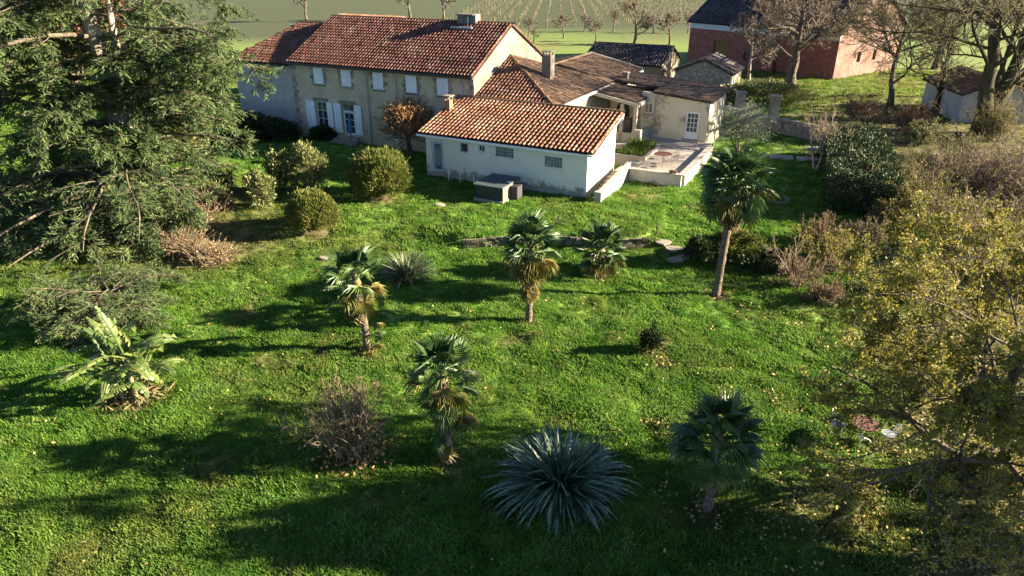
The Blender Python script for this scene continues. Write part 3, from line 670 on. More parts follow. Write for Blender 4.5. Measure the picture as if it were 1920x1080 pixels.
for nm, bxx in (('bed_kerb', (9.2, 3.0, -.5, 11.44, 3.19, .74)), ('bed_kerb', (11.21, 3.195, -.5, 11.44, 7.0, .74)), ('bed_kerb', (9.2, 6.71, -.5, 11.2, 6.95, .74))):
    g = MB(off); g.box(*bxx); g.build(nm, M_CONC, h)
g = MB(off); g.box(10.35, -.3, -.6, 11.34, 2.99, .5); g.build('landing', M_CONC, h)
P_ = RNG.uniform((9.35, 3.25), (11.15, 6.65), (1400, 2)); C = np.column_stack([P_, np.full(1400, .66)]) - np.array(off)
D = RNG.normal(size=(1400, 3)) * .5; D[:, 2] = 1
M_BEDGRASS = material('bed_grass', [(.05, .09, .015), (.10, .15, .03)], 2, .8, tint=.3, trans=.3)
k = Cloud(); k.add(*leaf_quads(C, D, RNG.uniform(.15, .4, 1400) * (1 + (P_[:, 1] > 5.6)), .05), RNG.uniform(0, 1, 1400)); k.build('bed_grass', M_BEDGRASS, h, kind='stuff')

# ---- garden stairs
h = house_thing('garden_steps', 'stone steps climbing beside the annex behind a low white wall', 'stairs', 10.9, -2.5); off = (10.9, -2.5, 0)
for k in range(6):
    g = MB(off); g.box(10.34, -4.0 + k * .6, -.6, 11.1, -4.0 + (k + 1) * .6 - .004, .08 + k * .09); g.build('step', M_STONE, h)
g = MB(off); g.prism([(11.11, -5.1, -.7), (11.11, .2, -.7), (11.11, .2, 1.0), (11.11, -5.1, .55)], (.2, 0, 0)); g.build('side_wall', M_TERR, h)
g = MB(off); g.prism([(11.07, -5.12, .553), (11.07, .2, 1.003), (11.07, .2, 1.06), (11.07, -5.12, .61)], (.28, 0, 0)); g.build('coping', M_CONC, h)
g = MB(off); g.box(11.0, -5.42, -.7, 11.42, -5.11, .66); g.build('end_pier', M_TERR, h)

# ---- sheds behind
h = house_thing('tiled_shed', 'long low shed with dark bluish tile roof in the orchard grass', 'shed', -.6, 37); off = (-.6, 37, 0)
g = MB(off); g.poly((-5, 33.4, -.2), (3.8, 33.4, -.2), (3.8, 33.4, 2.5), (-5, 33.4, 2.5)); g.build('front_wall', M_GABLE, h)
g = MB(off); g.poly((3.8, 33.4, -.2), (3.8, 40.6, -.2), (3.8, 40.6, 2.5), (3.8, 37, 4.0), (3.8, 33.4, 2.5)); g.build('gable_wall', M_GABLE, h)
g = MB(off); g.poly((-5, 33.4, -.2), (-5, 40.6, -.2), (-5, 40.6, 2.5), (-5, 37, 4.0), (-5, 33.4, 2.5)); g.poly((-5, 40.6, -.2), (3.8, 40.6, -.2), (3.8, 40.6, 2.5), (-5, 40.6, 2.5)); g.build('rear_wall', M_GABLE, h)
sh = math.hypot(3.9, 1.62)
fr = tile_roof(h, off, (-5.3, 33.1, 2.46), (1, 0, 0), (0, 3.9 / sh, 1.62 / sh), 9.3, sh, M_TILE_DARK, M_DECK_DARK, rag=.02, name='front_roof', pitch=.3, row=.45, seed=15)
tile_roof(h, off, (-5.3, 40.9, 2.46), (1, 0, 0), (0, -3.9 / sh, 1.62 / sh), 9.3, sh, M_TILE_DARK, M_DECK_DARK, rag=.02, name='rear_roof', pitch=.3, row=.45, seed=16)
ridge_tiles(fr, off, (-5.3, 37, 4.12), (4.0, 37, 4.12), M_TILE_DARK)

h = house_thing('stone_shed', 'small rough stone shed with patched tile roof near the oaks', 'shed', 8.8, 33); off = (8.8, 33, 0)
g = MB(off); g.poly((6.0, 30.4, -.2), (11.6, 30.4, -.2), (11.6, 30.4, 2.55), (8.8, 30.4, 3.75), (6.0, 30.4, 2.55)); g.build('front_wall', M_STONEWALL, h)
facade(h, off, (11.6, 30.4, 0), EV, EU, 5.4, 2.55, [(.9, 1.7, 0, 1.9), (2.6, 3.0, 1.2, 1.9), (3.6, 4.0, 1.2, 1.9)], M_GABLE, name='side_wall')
g = MB(off); g.poly((6.0, 30.4, -.2), (6.0, 35.8, -.2), (6.0, 35.8, 2.55), (6.0, 30.4, 2.55)); g.poly((6.0, 35.8, -.2), (11.6, 35.8, -.2), (11.6, 35.8, 2.55), (8.8, 35.8, 3.75), (6.0, 35.8, 2.55)); g.build('rear_wall', M_STONEWALL, h)
g = MB(off); g.box(11.46, 31.32, 0, 11.5, 32.08, 1.88); g.build('door', M_SHUTTER, h)
sh = math.hypot(3.1, 1.3)
fr = tile_roof(h, off, (11.9, 30.2, 2.5), (0, 1, 0), (-3.1 / sh, 0, 1.3 / sh), 5.8, sh, M_TILE_DARK, M_DECK_DARK, rag=.06, name='right_roof', seed=17)
tile_roof(h, off, (5.7, 30.2, 2.5), (0, 1, 0), (3.1 / sh, 0, 1.3 / sh), 5.8, sh, M_TILE_OLD, M_DECK_DARK, rag=.06, name='left_roof', seed=18)
g = MB(off); g.prism([(8.9, 33.6, 3.86), (11.0, 33.6, 2.98), (11.0, 36.0, 2.98), (8.9, 36.0, 3.86)], (0, 0, .05)); g.build('patch_sheet', M_GABLE, fr)

# ---- brick barn
BR = Vector((37.3, 83.3, 0)); BL = Vector((24.3, 100.5, 0)); bd = (BR - BL).normalized(); bn = Vector((-bd.y, bd.x, 0))
if bn.x < 0: bn = -bn
ba = math.atan2(bd.y, bd.x); blen = (BR - BL).length
h = thing('brick_barn', 'large red brick barn with pale pink gable behind the bare oak', 'barn', BL, ba); off = (0, 0, 0)
# local: x along the front from BL to BR, y = away from the front
ysgn = 1 if Vector((-math.sin(ba), math.cos(ba), 0)).dot(bn) > 0 else -1
YB = 15.0 * ysgn; nf = Vector((0, -ysgn, 0))
facade(h, off, (0, 0, 0), EU, nf, blen, 4.25, [(4.2, 6.6, .0, 2.9), (13.5, 15.2, 0, 2.3), (9, 10.2, .9, 2.0)], M_BRICKWALL, name='front_wall', depth=.3, z0=-.3)
g = MB(); g.box(-.02, nf.y * .03, 4.25, blen + .02, -nf.y * .2, 5.1); g.build('concrete_band', M_GUTTER, h)
facade(h, off, (blen, 0, 0), Vector((0, ysgn, 0)), EU, 15.0, 5.1, [(4.6, 5.4, 1.6, 2.8), (8.2, 9.0, 1.6, 2.8)], M_BARNGABLE, name='gable_wall', depth=.25, z0=-.3)
g = MB(); g.poly((blen, 0, 5.1), (blen, YB, 5.1), (blen, YB / 2, 10.2)); g.build('gable_top', M_BARNGABLE, h)
g = MB(); g.poly((0, 0, -.3), (0, YB, -.3), (0, YB, 5.1), (0, YB / 2, 10.2), (0, 0, 5.1)); g.poly((0, YB, -.3), (blen, YB, -.3), (blen, YB, 5.1), (0, YB, 5.1)); g.build('rear_wall', M_BRICKWALL, h)
g = MB(); g.box(4.25, ysgn * .22, 0, 6.55, ysgn * .26, 2.85); g.build('barn_door', material('ochre_door', [(.16, .09, .03), (.24, .14, .05)], 3, .9), h)
bs_ = math.hypot(7.9, 5.3)
tile_roof(h, off, (-.4, -.4 * ysgn, 5.0), (1, 0, 0), (0, ysgn * 7.9 / bs_, 5.3 / bs_), blen + .7, bs_, M_TILE_DARK, M_DECK_DARK, rag=.02, name='front_roof', pitch=.34, row=.5, seed=19)
tile_roof(h, off, (-.4, YB + .4 * ysgn, 5.0), (1, 0, 0), (0, -ysgn * 7.9 / bs_, 5.3 / bs_), blen + .7, bs_, M_TILE_DARK, M_DECK_DARK, rag=.02, name='rear_roof', pitch=.34, row=.5, seed=20)

# ---- grey shed behind the big oak
gp = Vector((38.4, 60.2, 0))
h = thing('grey_shed', 'plain grey cement shed half hidden behind the forked tree', 'shed', gp, rad(-8))
g = MB(); g.poly((0, 0, -.2), (5.5, 0, -.2), (5.5, 0, 2.5), (2.7, 0, 3.6), (0, 0, 2.5)); g.build('front_wall', M_RENDER_GREY, h)
g = MB(); g.poly((0, 0, -.2), (0, 8, -.2), (0, 8, 2.5), (0, 0, 2.5)); g.poly((5.5, 0, -.2), (5.5, 8, -.2), (5.5, 8, 2.5), (5.5, 0, 2.5)); g.poly((0, 8, -.2), (5.5, 8, -.2), (5.5, 8, 2.5), (2.7, 8, 3.6), (0, 8, 2.5)); g.build('rear_wall', M_RENDER_GREY, h)
gs = math.hypot(3, 1.25)
tile_roof(h, (0, 0, 0), (-.3, -.3, 2.38), (0, 1, 0), (3 / gs, 0, 1.25 / gs), 8.6, gs, M_TILE_OLD, M_DECK_DARK, name='left_roof', seed=21)
tile_roof(h, (0, 0, 0), (5.8, -.3, 2.38), (0, 1, 0), (-3.1 / gs, 0, 1.25 / gs), 8.6, gs, M_TILE_OLD, M_DECK_DARK, name='right_roof', seed=22)

# ------------------------------------------------------------------ grass
M_GRASS = material('grass_blades', [(.066, .165, .016), (.118, .24, .028), (.18, .285, .06)], .8, .75, trans=.5, world_pos=True, detail=6, inst=True, rnd=.28, spec=.3,
                   attr_cols=[('dry', (.17, .17, .045)), ('litter', (.15, .12, .045))])
def tuft(name, n, hgt, spread, w):
    V = []; Fs = []
    for i in range(n):
        a = random.uniform(0, 6.28); r = spread * math.sqrt(random.random()); x, y = r * math.cos(a), r * math.sin(a)
        b = random.uniform(0, 6.28); ln = hgt * random.uniform(.6, 1.25); lx, ly = math.cos(b), math.sin(b); bend = random.uniform(.25, .9) * ln
        sx, sy = -ly * w / 2, lx * w / 2; k = len(V)
        V += [(x - sx, y - sy, -.03), (x + sx, y + sy, -.03), (x + lx * bend * .35 + sx * .8, y + ly * bend * .35 + sy * .8, ln * .6), (x + lx * bend * .35 - sx * .8, y + ly * bend * .35 - sy * .8, ln * .6), (x + lx * bend, y + ly * bend, ln * .95)]
        Fs += [(k, k + 1, k + 2, k + 3), (k + 3, k + 2, k + 4)]
    me = bpy.data.meshes.new(name); me.from_pydata(V, [], Fs); me.materials.append(M_GRASS); me.update()
    return bpy.data.objects.new(name, me)
tufts = [tuft('grass_tuft', 26, .065, .20, .024), tuft('grass_tuft', 24, .09, .17, .024), tuft('grass_tuft', 28, .055, .24, .028)]
M_CLOVER = M_GRASS
def ground_z(x, y):
    near = np.clip(1 - (np.hypot(x, y - 30) - 30) / 25, 0, 1)
    z = height(x, y) + near * (.11 * (vn(x * .9, y * .9, 1) - .5) + .13 * (vn(x * 2.1, y * 2.1, 2) - .5) + .05 * (vn(x * 4.3, y * 4.3, 12) - .5) + .16 * (vn(x * .22, y * .22, 6) - .5))
    u, v = to_uv(x, y); return np.where((u > -24) & (u < 16) & (v > -6) & (v < 20), np.minimum(z, 0), z)
def gz(x, y): return float(ground_z(np.array(x, float), np.array(y, float)))
pts = []
for y0, y1, dens in ((8.5, 16, 105), (16, 24, 75), (24, 34, 44), (34, 46, 24), (46, 62, 9), (62, 90, 3.2)):
    hw = y1 * .80 + 7; n = int((y1 - y0) * 2 * hw * dens); pts.append(np.column_stack([RNG.uniform(-hw, hw, n), RNG.uniform(y0, y1, n)]))
pts = np.concatenate(pts); gxp, gyp = pts[:, 0], pts[:, 1]; uu, vv = to_uv(gxp, gyp)
inb = ((uu > -22.5) & (uu < .2) & (vv > -.05) & (vv < 11.2)) | ((uu > -.9) & (uu < 11.5) & (vv > -5) & (vv < 19)) | ((uu > 9) & (uu < 15) & (vv > -.2) & (vv < 15.4)) | ((uu > -5.2) & (uu < 4) & (vv > 33) & (vv < 41)) | ((uu > 5.8) & (uu < 11.8) & (vv > 30) & (vv < 36)) | ((uu > 4.4) & (uu < 6.7) & (vv > -8.4) & (vv < -5.4))
lit = zone_litter(gxp, gyp); keep = ~inb & (RNG.uniform(0, 1, len(gxp)) > lit * .9)
gxp, gyp, lit = gxp[keep], gyp[keep], lit[keep]
gsc = (.55 + .75 * vn(gxp * .55, gyp * .55, 21) + .45 * vn(gxp * 1.6, gyp * 1.6, 22)) * RNG.uniform(.75, 1.2, len(gxp)) * np.where(gyp > 34, 1.25, 1) * np.where(gyp > 60, 1.6, 1)
pm = bpy.data.meshes.new('lawn_grass'); pm.vertices.add(len(gxp)); pm.vertices.foreach_set('co', np.column_stack([gxp, gyp, ground_z(gxp, gyp)]).astype(np.float32).ravel())
for an, vals in (('dry', zone_dry(gxp, gyp)), ('litter', lit * .8), ('sc', gsc), ('rot', RNG.uniform(0, 6.28, len(gxp)))):
    a = pm.attributes.new(an, 'FLOAT', 'POINT'); a.data.foreach_set('value', np.asarray(vals, np.float32))
a = pm.attributes.new('pick', 'INT', 'POINT'); a.data.foreach_set('value', RNG.integers(0, 3, len(gxp)).astype(np.int32))
lawn = add_obj('lawn_grass', pm); tag(lawn, 'short tufted green grass covering the whole lawn', 'grass', kind='stuff')
ng = bpy.data.node_groups.new('scatter_grass', 'GeometryNodeTree')
ng.interface.new_socket('Geometry', in_out='INPUT', socket_type='NodeSocketGeometry'); ng.interface.new_socket('Geometry', in_out='OUTPUT', socket_type='NodeSocketGeometry')
NN = ng.nodes; gi = NN.new('NodeGroupInput'); go = NN.new('NodeGroupOutput')
iop = NN.new('GeometryNodeInstanceOnPoints'); g2i = NN.new('GeometryNodeGeometryToInstance')
for t in tufts:
    oi = NN.new('GeometryNodeObjectInfo'); oi.inputs['Object'].default_value = t; oi.inputs['As Instance'].default_value = True; ng.links.new(oi.outputs['Geometry'], g2i.inputs[0])
mp_ = NN.new('GeometryNodeMeshToPoints'); ng.links.new(gi.outputs[0], mp_.inputs[0]); ng.links.new(mp_.outputs[0], iop.inputs['Points'])
ng.links.new(g2i.outputs[0], iop.inputs['Instance']); iop.inputs['Pick Instance'].default_value = True
def nattr(nm, ty):
    q = NN.new('GeometryNodeInputNamedAttribute'); q.data_type = ty; q.inputs['Name'].default_value = nm; return q.outputs['Attribute']
ng.links.new(nattr('pick', 'INT'), iop.inputs['Instance Index']); ng.links.new(nattr('sc', 'FLOAT'), iop.inputs['Scale'])
cx = NN.new('ShaderNodeCombineXYZ'); ng.links.new(nattr('rot', 'FLOAT'), cx.inputs[2]); ng.links.new(cx.outputs[0], iop.inputs['Rotation'])
ng.links.new(iop.outputs[0], go.inputs[0])
lawn.modifiers.new('scatter', 'NODES').node_group = ng

# ------------------------------------------------------------------ palms
M_PALM = material('palm_green', [(.05, .095, .025), (.095, .155, .04)], 2, .45, spec=.5, trans=.2, rnd=.35)
M_PALMY = material('palm_yellowing', [(.12, .125, .025), (.20, .17, .05)], 2, .6, trans=.3, rnd=.3)
M_PALMD = material('palm_dead', [(.14, .10, .05), (.24, .18, .09)], 3, .9, trans=.15, rnd=.3)
M_PALMTRUNK = material('palm_fibre', [(.07, .05, .035), (.15, .11, .08), (.24, .19, .15)], 7, .95, 1.0, rnd=.1)
def fan_leaf(mat, pet=.6, bl=.7, droop=.25, half=105, nseg=24, seed=0):
    rg = random.Random(seed); m = MB()
    m.tube([(0, 0, 0), (pet * .5, 0, .03), (pet, 0, 0)], [.022, .016, .012], 4)
    for i in range(nseg):
        t = -half + 2 * half * (i + .5) / nseg; a = rad(t); st = rad(half / nseg) * 1.05
        L = bl * (1 - .22 * (abs(t) / half) ** 2) * rg.uniform(.9, 1.08); dr = droop * rg.uniform(.5, 1.6)
        c = (pet, 0, 0)
        def q(an, r, dz): return (pet + math.cos(an) * r, math.sin(an) * r, dz)
        m.add([c, q(a - st, L * .52, -.05 * L), q(a, L * .55, .035 * L), q(a + st, L * .52, -.05 * L), q(a + rg.uniform(-.05, .05), L, -dr * L)], [(0, 1, 2), (0, 2, 3), (1, 4, 2), (2, 4, 3)])
    return m.mesh('palm_leaf', mat)
LEAF = {('g', i): fan_leaf(M_PALM, .6, .72, .12 + .1 * i, seed=i) for i in range(4)}
LEAF.update({('y', i): fan_leaf(M_PALMY, .6, .7, .4, seed=10 + i) for i in range(2)})
LEAF.update({('d', i): fan_leaf(M_PALMD, .5, .62, .7, half=75, seed=20 + i) for i in range(2)})
def palm(label, base, H, lean=(0, 0), n=30, size=1.0, yellow=.15, dead=4, r=.13, low=-55, extra=()):
    base = Vector((base.x, base.y, gz(base.x, base.y))); root = thing('fan_palm', label, 'palm tree', base, 0, 'fan palms on the lawn')
    m = MB(); N = 26; pts = []; R = []
    for i in range(N):
        t = i / (N - 1); pts.append((lean[0] * t * t * H + .03 * math.sin(t * 5), lean[1] * t * t * H, -.1 + (H + .1) * t)); R.append(r * (1.35 - .4 * min(1, t * 4) + .18 * t) * random.uniform(.88, 1.12))
    m.tube(pts, R, 11); m.build('trunk', M_PALMTRUNK, root, True)
    hs = MB()
    for i in range(int(H * 26)):
        t = random.uniform(.05, 1) ** .8; a = random.uniform(0, 6.28); k = min(int(t * (N - 1)), N - 2); p = Vector(pts[k]) + Vector((0, 0, random.uniform(0, H / N)))
        o = Vector((math.cos(a), math.sin(a), 0)); s = Vector((-o.y, o.x, 0)) * .03; b = p + o * R[k] * .85
        hs.add([b - s, b + s, b + o * .09 + Vector((0, 0, random.uniform(.05, .16)))], [(0, 1, 2)])
    hs.build('husk_fibres', M_PALMTRUNK, root, kind='stuff')
    top = Vector(pts[-1])
    hb = MB(); hb.tube([top - Vector((0, 0, .35)), top, top + Vector((0, 0, .35))], [r * 1.35, r * 1.5, r * .5], 9); hb.build('crown_shaft', M_PALMD, root, True)
    for i in range(n + dead):
        t = i / n; az = i * 2.399 + random.uniform(-.25, .25)
        if i < n: el = rad(82 - (82 - low) * t + random.uniform(-8, 8)); key = ('y', i % 2) if (t > .55 and random.random() < yellow * 2.2) else ('g', i % 4); zoff = .28 - .5 * t
        else: el = rad(random.uniform(-82, -62)); key = ('d', i % 2); zoff = -.3 - random.uniform(0, .35)
        e = Euler((random.uniform(-.3, .3), -el, az), 'XYZ')
        add_obj('palm_leaf', LEAF[key], root, top + Vector((math.cos(az) * r * .6, math.sin(az) * r * .6, zoff)), e, sc=size * random.uniform(.85, 1.12))
    for (zz, az, el, key, s) in extra:
        k = min(int(zz / H * (N - 1)), N - 1); add_obj('palm_leaf', LEAF[key], root, Vector(pts[k]), Euler((0, -rad(el), rad(az))), sc=s)
    return root
palm('short fan palm with tattered crown and young leaves sprouting at its foot', G(688, 658), 2.75, (-.05, .03), 20, .98, .3, 2, .13, -52,
     extra=[(.25, -40, 20, ('y', 0), .7), (.3, 20, 35, ('g', 1), .7), (.2, -80, 10, ('y', 1), .65), (.5, -30, 45, ('g', 2), .7), (.2, -20, -8, ('d', 0), .7), (.9, 10, 20, ('y', 0), .6)])
palm('full fan palm with yellow dying skirt of leaves around its trunk', G(991, 602), 3.1, (.02, 0), 40, 1.02, .45, 3, .12, -75,
     extra=[(2.0, a, -66, ('y' if a % 80 else 'd', a // 40 % 2), .85) for a in range(0, 360, 40)])
palm('tallest fan palm with long bare trunk and dark glossy crown near the terrace', G(1342, 552), 5.0, (.05, 0), 54, 1.18, .14, 5, .155, -58)
palm('slender fan palm with drooping dead leaves along its trunk behind the spiky clump', G(840, 866), 2.85, (-.01, .02), 24, .86, .12, 2, .125, -40,
     extra=[(1.5, 200, -62, ('g', 1), .8), (1.2, 235, -68, ('y', 0), .8), (1.9, -10, -15, ('y', 1), .9), (1.0, 180, -60, ('d', 0), .7), (2.0, -30, -35, ('g', 3), .8)])
palm('dark bluish fan palm standing wholly in tree shade', G(1325, 958), 2.3, (.02, 0), 34, .92, .0, 2, .12, -38)
palm('stubby fan palm hiding its trunk in front of the stone retaining wall', G(1125, 512), 1.1, (0, 0), 34, 1.0, .25, 3, .16, -50)

# ------------------------------------------------------------------ sword leaved clumps and banana
M_FLAX = material('flax_blue', [(.035, .08, .035), (.085, .14, .08), (.25, .29, .20)], 5, .4, spec=.5, rnd=.5, trans=.1)
M_FLAXG = material('flax_green', [(.05, .09, .04), (.13, .17, .08), (.22, .22, .12)], 5, .45, spec=.5, rnd=.4, trans=.15)
def blade(mat, L, w, curve, seed):
    rg = random.Random(seed); m = MB(); n = 7; V = []; Fs = []; x = z = 0; el = rad(90)
    for i in range(n + 1):
        t = i / n; ww = w * (1 - .15 * abs(t - .4)) * (1 if t < .6 else max(.03, 1 - ((t - .6) / .4) ** 1.6))
        V += [(x, -ww / 2, z), (x, 0, z - ww * .25), (x, ww / 2, z)]
        el -= rad(curve * (.3 + t * 1.6)) / n; x += math.cos(el) * L / n; z += math.sin(el) * L / n
    for i in range(n):
        k = i * 3; Fs += [(k, k + 1, k + 4, k + 3), (k + 1, k + 2, k + 5, k + 4)]
    return m.add(V, Fs).mesh('sword_leaf', mat)
def clump(label, base, n, L, rad_, mat, tilt=62, extra=0):
    base = Vector((base.x, base.y, gz(base.x, base.y))); root = thing('flax_clump', label, 'plant', base, 0, 'sword leaved flax clumps')
    ms = [blade(mat, L * (.8 + .08 * i), .066 * L / 1.6 * (1 + .1 * (i % 3)), 4 + 15 * i, i) for i in range(6)]
    for i in range(n):
        t = (i + .5) / n; az = i * 2.399 + random.uniform(-.4, .4); ti = math.acos(max(-.05, 1 - t * (1 - math.cos(rad(tilt))))) + rad(random.uniform(-12, 12))
        r = rad_ * math.sqrt(t); add_obj('sword_leaf', random.choice(ms[:3] if t < .4 else ms), root, (math.cos(az) * r, math.sin(az) * r, random.uniform(0, .08)), Euler((random.uniform(-.3, .3), ti, az)), sc=random.uniform(.75, 1.1))
    ex = MB()
    for i in range(extra):
        t = (i + .5) / extra; az = i * 2.399 + random.uniform(-.5, .5); m_ = random.choice(ms)
        ti = math.acos(max(-.05, 1 - t * (1 - math.cos(rad(tilt))))) * .92 + rad(random.uniform(-14, 14)); r = rad_ * math.sqrt(t)
        M4 = Matrix.Translation((math.cos(az) * r, math.sin(az) * r, .03)) @ Euler((random.uniform(-.4, .4), ti, az)).to_matrix().to_4x4() @ Matrix.Scale(random.uniform(.6, 1.02), 4)
        ex.add([M4 @ v.co for v in m_.vertices], [tuple(p.vertices) for p in m_.polygons])
    if extra: ex.build('inner_leaves', mat, root, kind='stuff')
    return root
fx = clump('huge blue green flax clump of sword leaves in the shaded lawn', G(1050, 912), 284, 1.78, .4, M_FLAX, 72, 380)
clump('smaller sunlit flax clump beside the tattered palm', G(764, 518), 190, 1.4, .35, M_FLAXG, 72, 120)

for i in range(14):
    az = random.uniform(0, 6.28); add_obj('sword_leaf', blade(M_PALMD, 1.2, .05, 60 + 8 * i, 90 + i), fx, (.5 * math.cos(az), .5 * math.sin(az), .03), Euler((random.uniform(-.5, .5), rad(random.uniform(70, 92)), az)))
M_BANANA = material('banana_leaf', [(.055, .10, .02), (.10, .15, .035), (.16, .185, .065)], 3, .45, spec=.5, trans=.35, rnd=.3)
M_BANSTEM = material('banana_stem', [(.12, .11, .05), (.22, .19, .10), (.14, .10, .06)], 4, .8, .4)
def banana_leaf(L, w, droop, seed):
    rg = random.Random(seed); m = MB(); n = 22; P = []; x = z = 0; el = rad(55)
    for i in range(n + 1): P.append((x, z)); el -= rad(droop) / n * (.4 + 1.3 * i / n); x += math.cos(el) * L / n; z += math.sin(el) * L / n
    m.tube([(p[0], 0, p[1]) for p in P[::3]], [.03 * (1 - i / 9) + .006 for i in range(len(P[::3]))], 5)
    for s in (-1, 1):
        i = 4
        while i < n:
            k = min(n, i + rg.randint(1, 4)); sag = rg.uniform(.0, .35); V = []
            for j in (i, k):
                t = (j - 3) / (n - 3); ww = w * (math.sin(min(1, t * 1.05) * math.pi * .95 + .12) ** .7 if t < .96 else .2)
                g_ = .02 * (1 if j == i else -1)
                V += [(P[j][0], 0, P[j][1]), (P[j][0] + .03 + g_, s * ww * .55, P[j][1] + .05 * w), (P[j][0] + .06 + g_ * 2, s * ww * (1 - sag * .3), P[j][1] - sag * ww)]
            m.add(V, [(0, 1, 4, 3), (1, 2, 5, 4)]); i = k
    return m.mesh('banana_leaf', M_BANANA)
bb = G(255, 752); bb.z = gz(bb.x, bb.y)
root = thing('banana_plant', 'tattered banana plant with pale torn leaves beneath the cedar', 'plant', bb)
bl_m = [banana_leaf(1.75 + .15 * (i % 3), .21 + .03 * (i % 2), 25 + 24 * i, i) for i in range(5)]
for s in range(6):
    a = s * 1.05; bx_, by_ = .45 * math.cos(a), .35 * math.sin(a); Hs = 1.15 + .4 * (s % 3)
    g = MB(); g.tube([(bx_ * .8, by_ * .8, -.1), (bx_, by_, Hs * .5), (bx_ * 1.2, by_ * 1.2, Hs)], [.10, .08, .05], 9); g.build('stem', M_BANSTEM, root, True)
    for j in range(7):
        az = a + (j - 2.5) * 1.1 + random.uniform(-.3, .3)
        add_obj('banana_leaf', bl_m[(j + s) % 5 if j else 0], root, (bx_ * 1.2, by_ * 1.2, Hs - .05 * j), Euler((random.uniform(-.3, .3), rad((-30 if j == 0 else -12) + random.uniform(-4, 8) if j < 2 else random.uniform(-5, 22) + (30 if j > 4 else 0)), az)), sc=random.uniform(.8, 1.12))
n = 500; C = np.column_stack([RNG.normal(size=n) * .45, RNG.normal(size=n) * .38, RNG.uniform(.02, .35, n)]); D = RNG.normal(size=(n, 3)); D[:, 2] -= .3
k = Cloud(); k.add(*leaf_quads(C, D, RNG.uniform(.2, .5, n), .06), RNG.uniform(0, 1, n)); k.build('dead_leaf_skirt', M_PALMD, root, kind='stuff')

# ------------------------------------------------------------------ cedar
M_CEDAR = material('cedar_needles', [(.034, .068, .022), (.066, .105, .034), (.115, .152, .055)], .9, .8, tint=.35, trans=.2)
def conifer_layers(root, H, z_list, len_fn, P0, nsec=15, nter=10, nneed=15, droop=.16, seed=0, lim_name='branches', needle=.27, az_fn=lambda z, a: 1.0, bark=None):
    global RNG
    m = len(z_list); az = np.arange(m) * 2.399 + RNG.normal(size=m) * .35; K = 8
    Ln = np.array([len_fn(z) for z in z_list]) * RNG.uniform(.75, 1.12, m) * np.array([az_fn(z, a) for z, a in zip(z_list, az)])
    P = np.zeros((m, K, 3)); P[:, 0] = np.array([P0(z) for z in z_list]); d = np.stack([np.cos(az), np.sin(az), RNG.uniform(.05, .35, m)], 1)
    for k in range(1, K):
        d = unit(d + RNG.normal(size=(m, 3)) * .07 + np.array([0, 0, -droop * .55])); P[:, k] = P[:, k - 1] + d * (Ln / (K - 1))[:, None]
    R = np.linspace(.11, .02, K)[None] * (Ln / 7)[:, None]
    c = Cloud(); c.add(*tubes_np(P, R, 6)); c.build(lim_name, bark or M_BARK, root, True)
    Q, RQ = grow(P, R, nsec, .18, 1.0, .95, .2, .34, 5, up=-.06, wob=.08, rr=.5, flat=.95, lmin=.9); RQ = np.maximum(RQ, .012)
    T, RT = grow(Q, RQ, nter, .1, 1.0, .8, .25, .5, 4, up=-droop, wob=.08, rr=.6, flat=.93, lmin=.55); RT = np.full_like(RT, .009)
    c = Cloud(); c.add(*tubes_np(Q, RQ, 3)); c.add(*tubes_np(T[:, ::3], RT[:, ::3], 3)); c.build('twigs', M_BARK, root, kind='stuff')
    b = np.repeat(np.arange(len(T)), nneed); n = len(b); t = RNG.uniform(.0, 1.02, n); f = np.clip(t, 0, .999) * 3; i = f.astype(int); fr = (f - i)[:, None]
    C = T[b, i] * (1 - fr) + T[b, i + 1] * fr + RNG.normal(size=(n, 3)) * np.array([.045, .045, .02])
    tan = unit(T[b, i + 1] - T[b, i]); D = tan + RNG.normal(size=(n, 3)) * np.array([.6, .6, .22]) + np.array([0, 0, .1])
    V, F = leaf_quads(C, D, RNG.uniform(.6, 1.3, n) * needle, RNG.uniform(.16, .27, n) * needle, flat=np.array([0, 0, 1.0]))
    tip = np.clip(np.linalg.norm(C[:, :2] - P0(0)[:2], axis=1) / 9, 0, 1)
    k = Cloud(); k.add(V, F, np.clip(RNG.normal(size=len(F)) * .2 + np.repeat(RNG.normal(size=len(T)) * .14, nneed) + .5, 0, 1)); k.build('crown', M_CEDAR, root)

cb = G(258, 405)
root = thing('cedar_tree', 'huge spreading cedar with layered grey green branches beside the farmhouse', 'tree', cb)
tz = [-.2, 1, 3, 6, 9, 12, 15, 18]
def c_axis(z): return np.array([.035 * z * math.sin(z * .35), .02 * z, z])
g = MB(); g.tube([c_axis(z) for z in tz], [.72, .58, .5, .44, .36, .28, .18, .06], 12); g.build('trunk', M_BARKPALE, root, True)
g = MB(); g.tube([(.35, -.2, 1.6), (1.0, -.5, 3.4), (1.15, -.6, 6), (1.3, -.6, 9), (1.5, -.5, 12.5)], [.36, .33, .28, .2, .05], 10); g.build('second_trunk', M_BARKPALE, root, True)
zs = np.concatenate([t + RNG.normal(size=9 if t < 10 else 6) * .13 for t in np.arange(.9, 17, 1.05)])
conifer_layers(root, 18, zs, lambda z: 8.6 - .7 * max(0, 2.5 - z) - .33 * max(0, z - 6) - (0 if z < 15 else (z - 15) * .8), c_axis, az_fn=lambda z, a: 1 - .42 * max(0, math.cos(a)) * max(0, min(1, (9.5 - z) / 4)) - (.5 * max(0, -math.sin(a)) if 3.2 < z < 9 else 0))
jb = G(215, 588); jb.z = gz(jb.x, jb.y)
root = thing('spreading_juniper', 'low pale spreading juniper just behind the banana plant', 'shrub', jb)
g = MB(); g.tube([(0, 0, -.1), (0, 0, .9)], [.12, .07], 8); g.build('trunk', M_BARK, root, True)
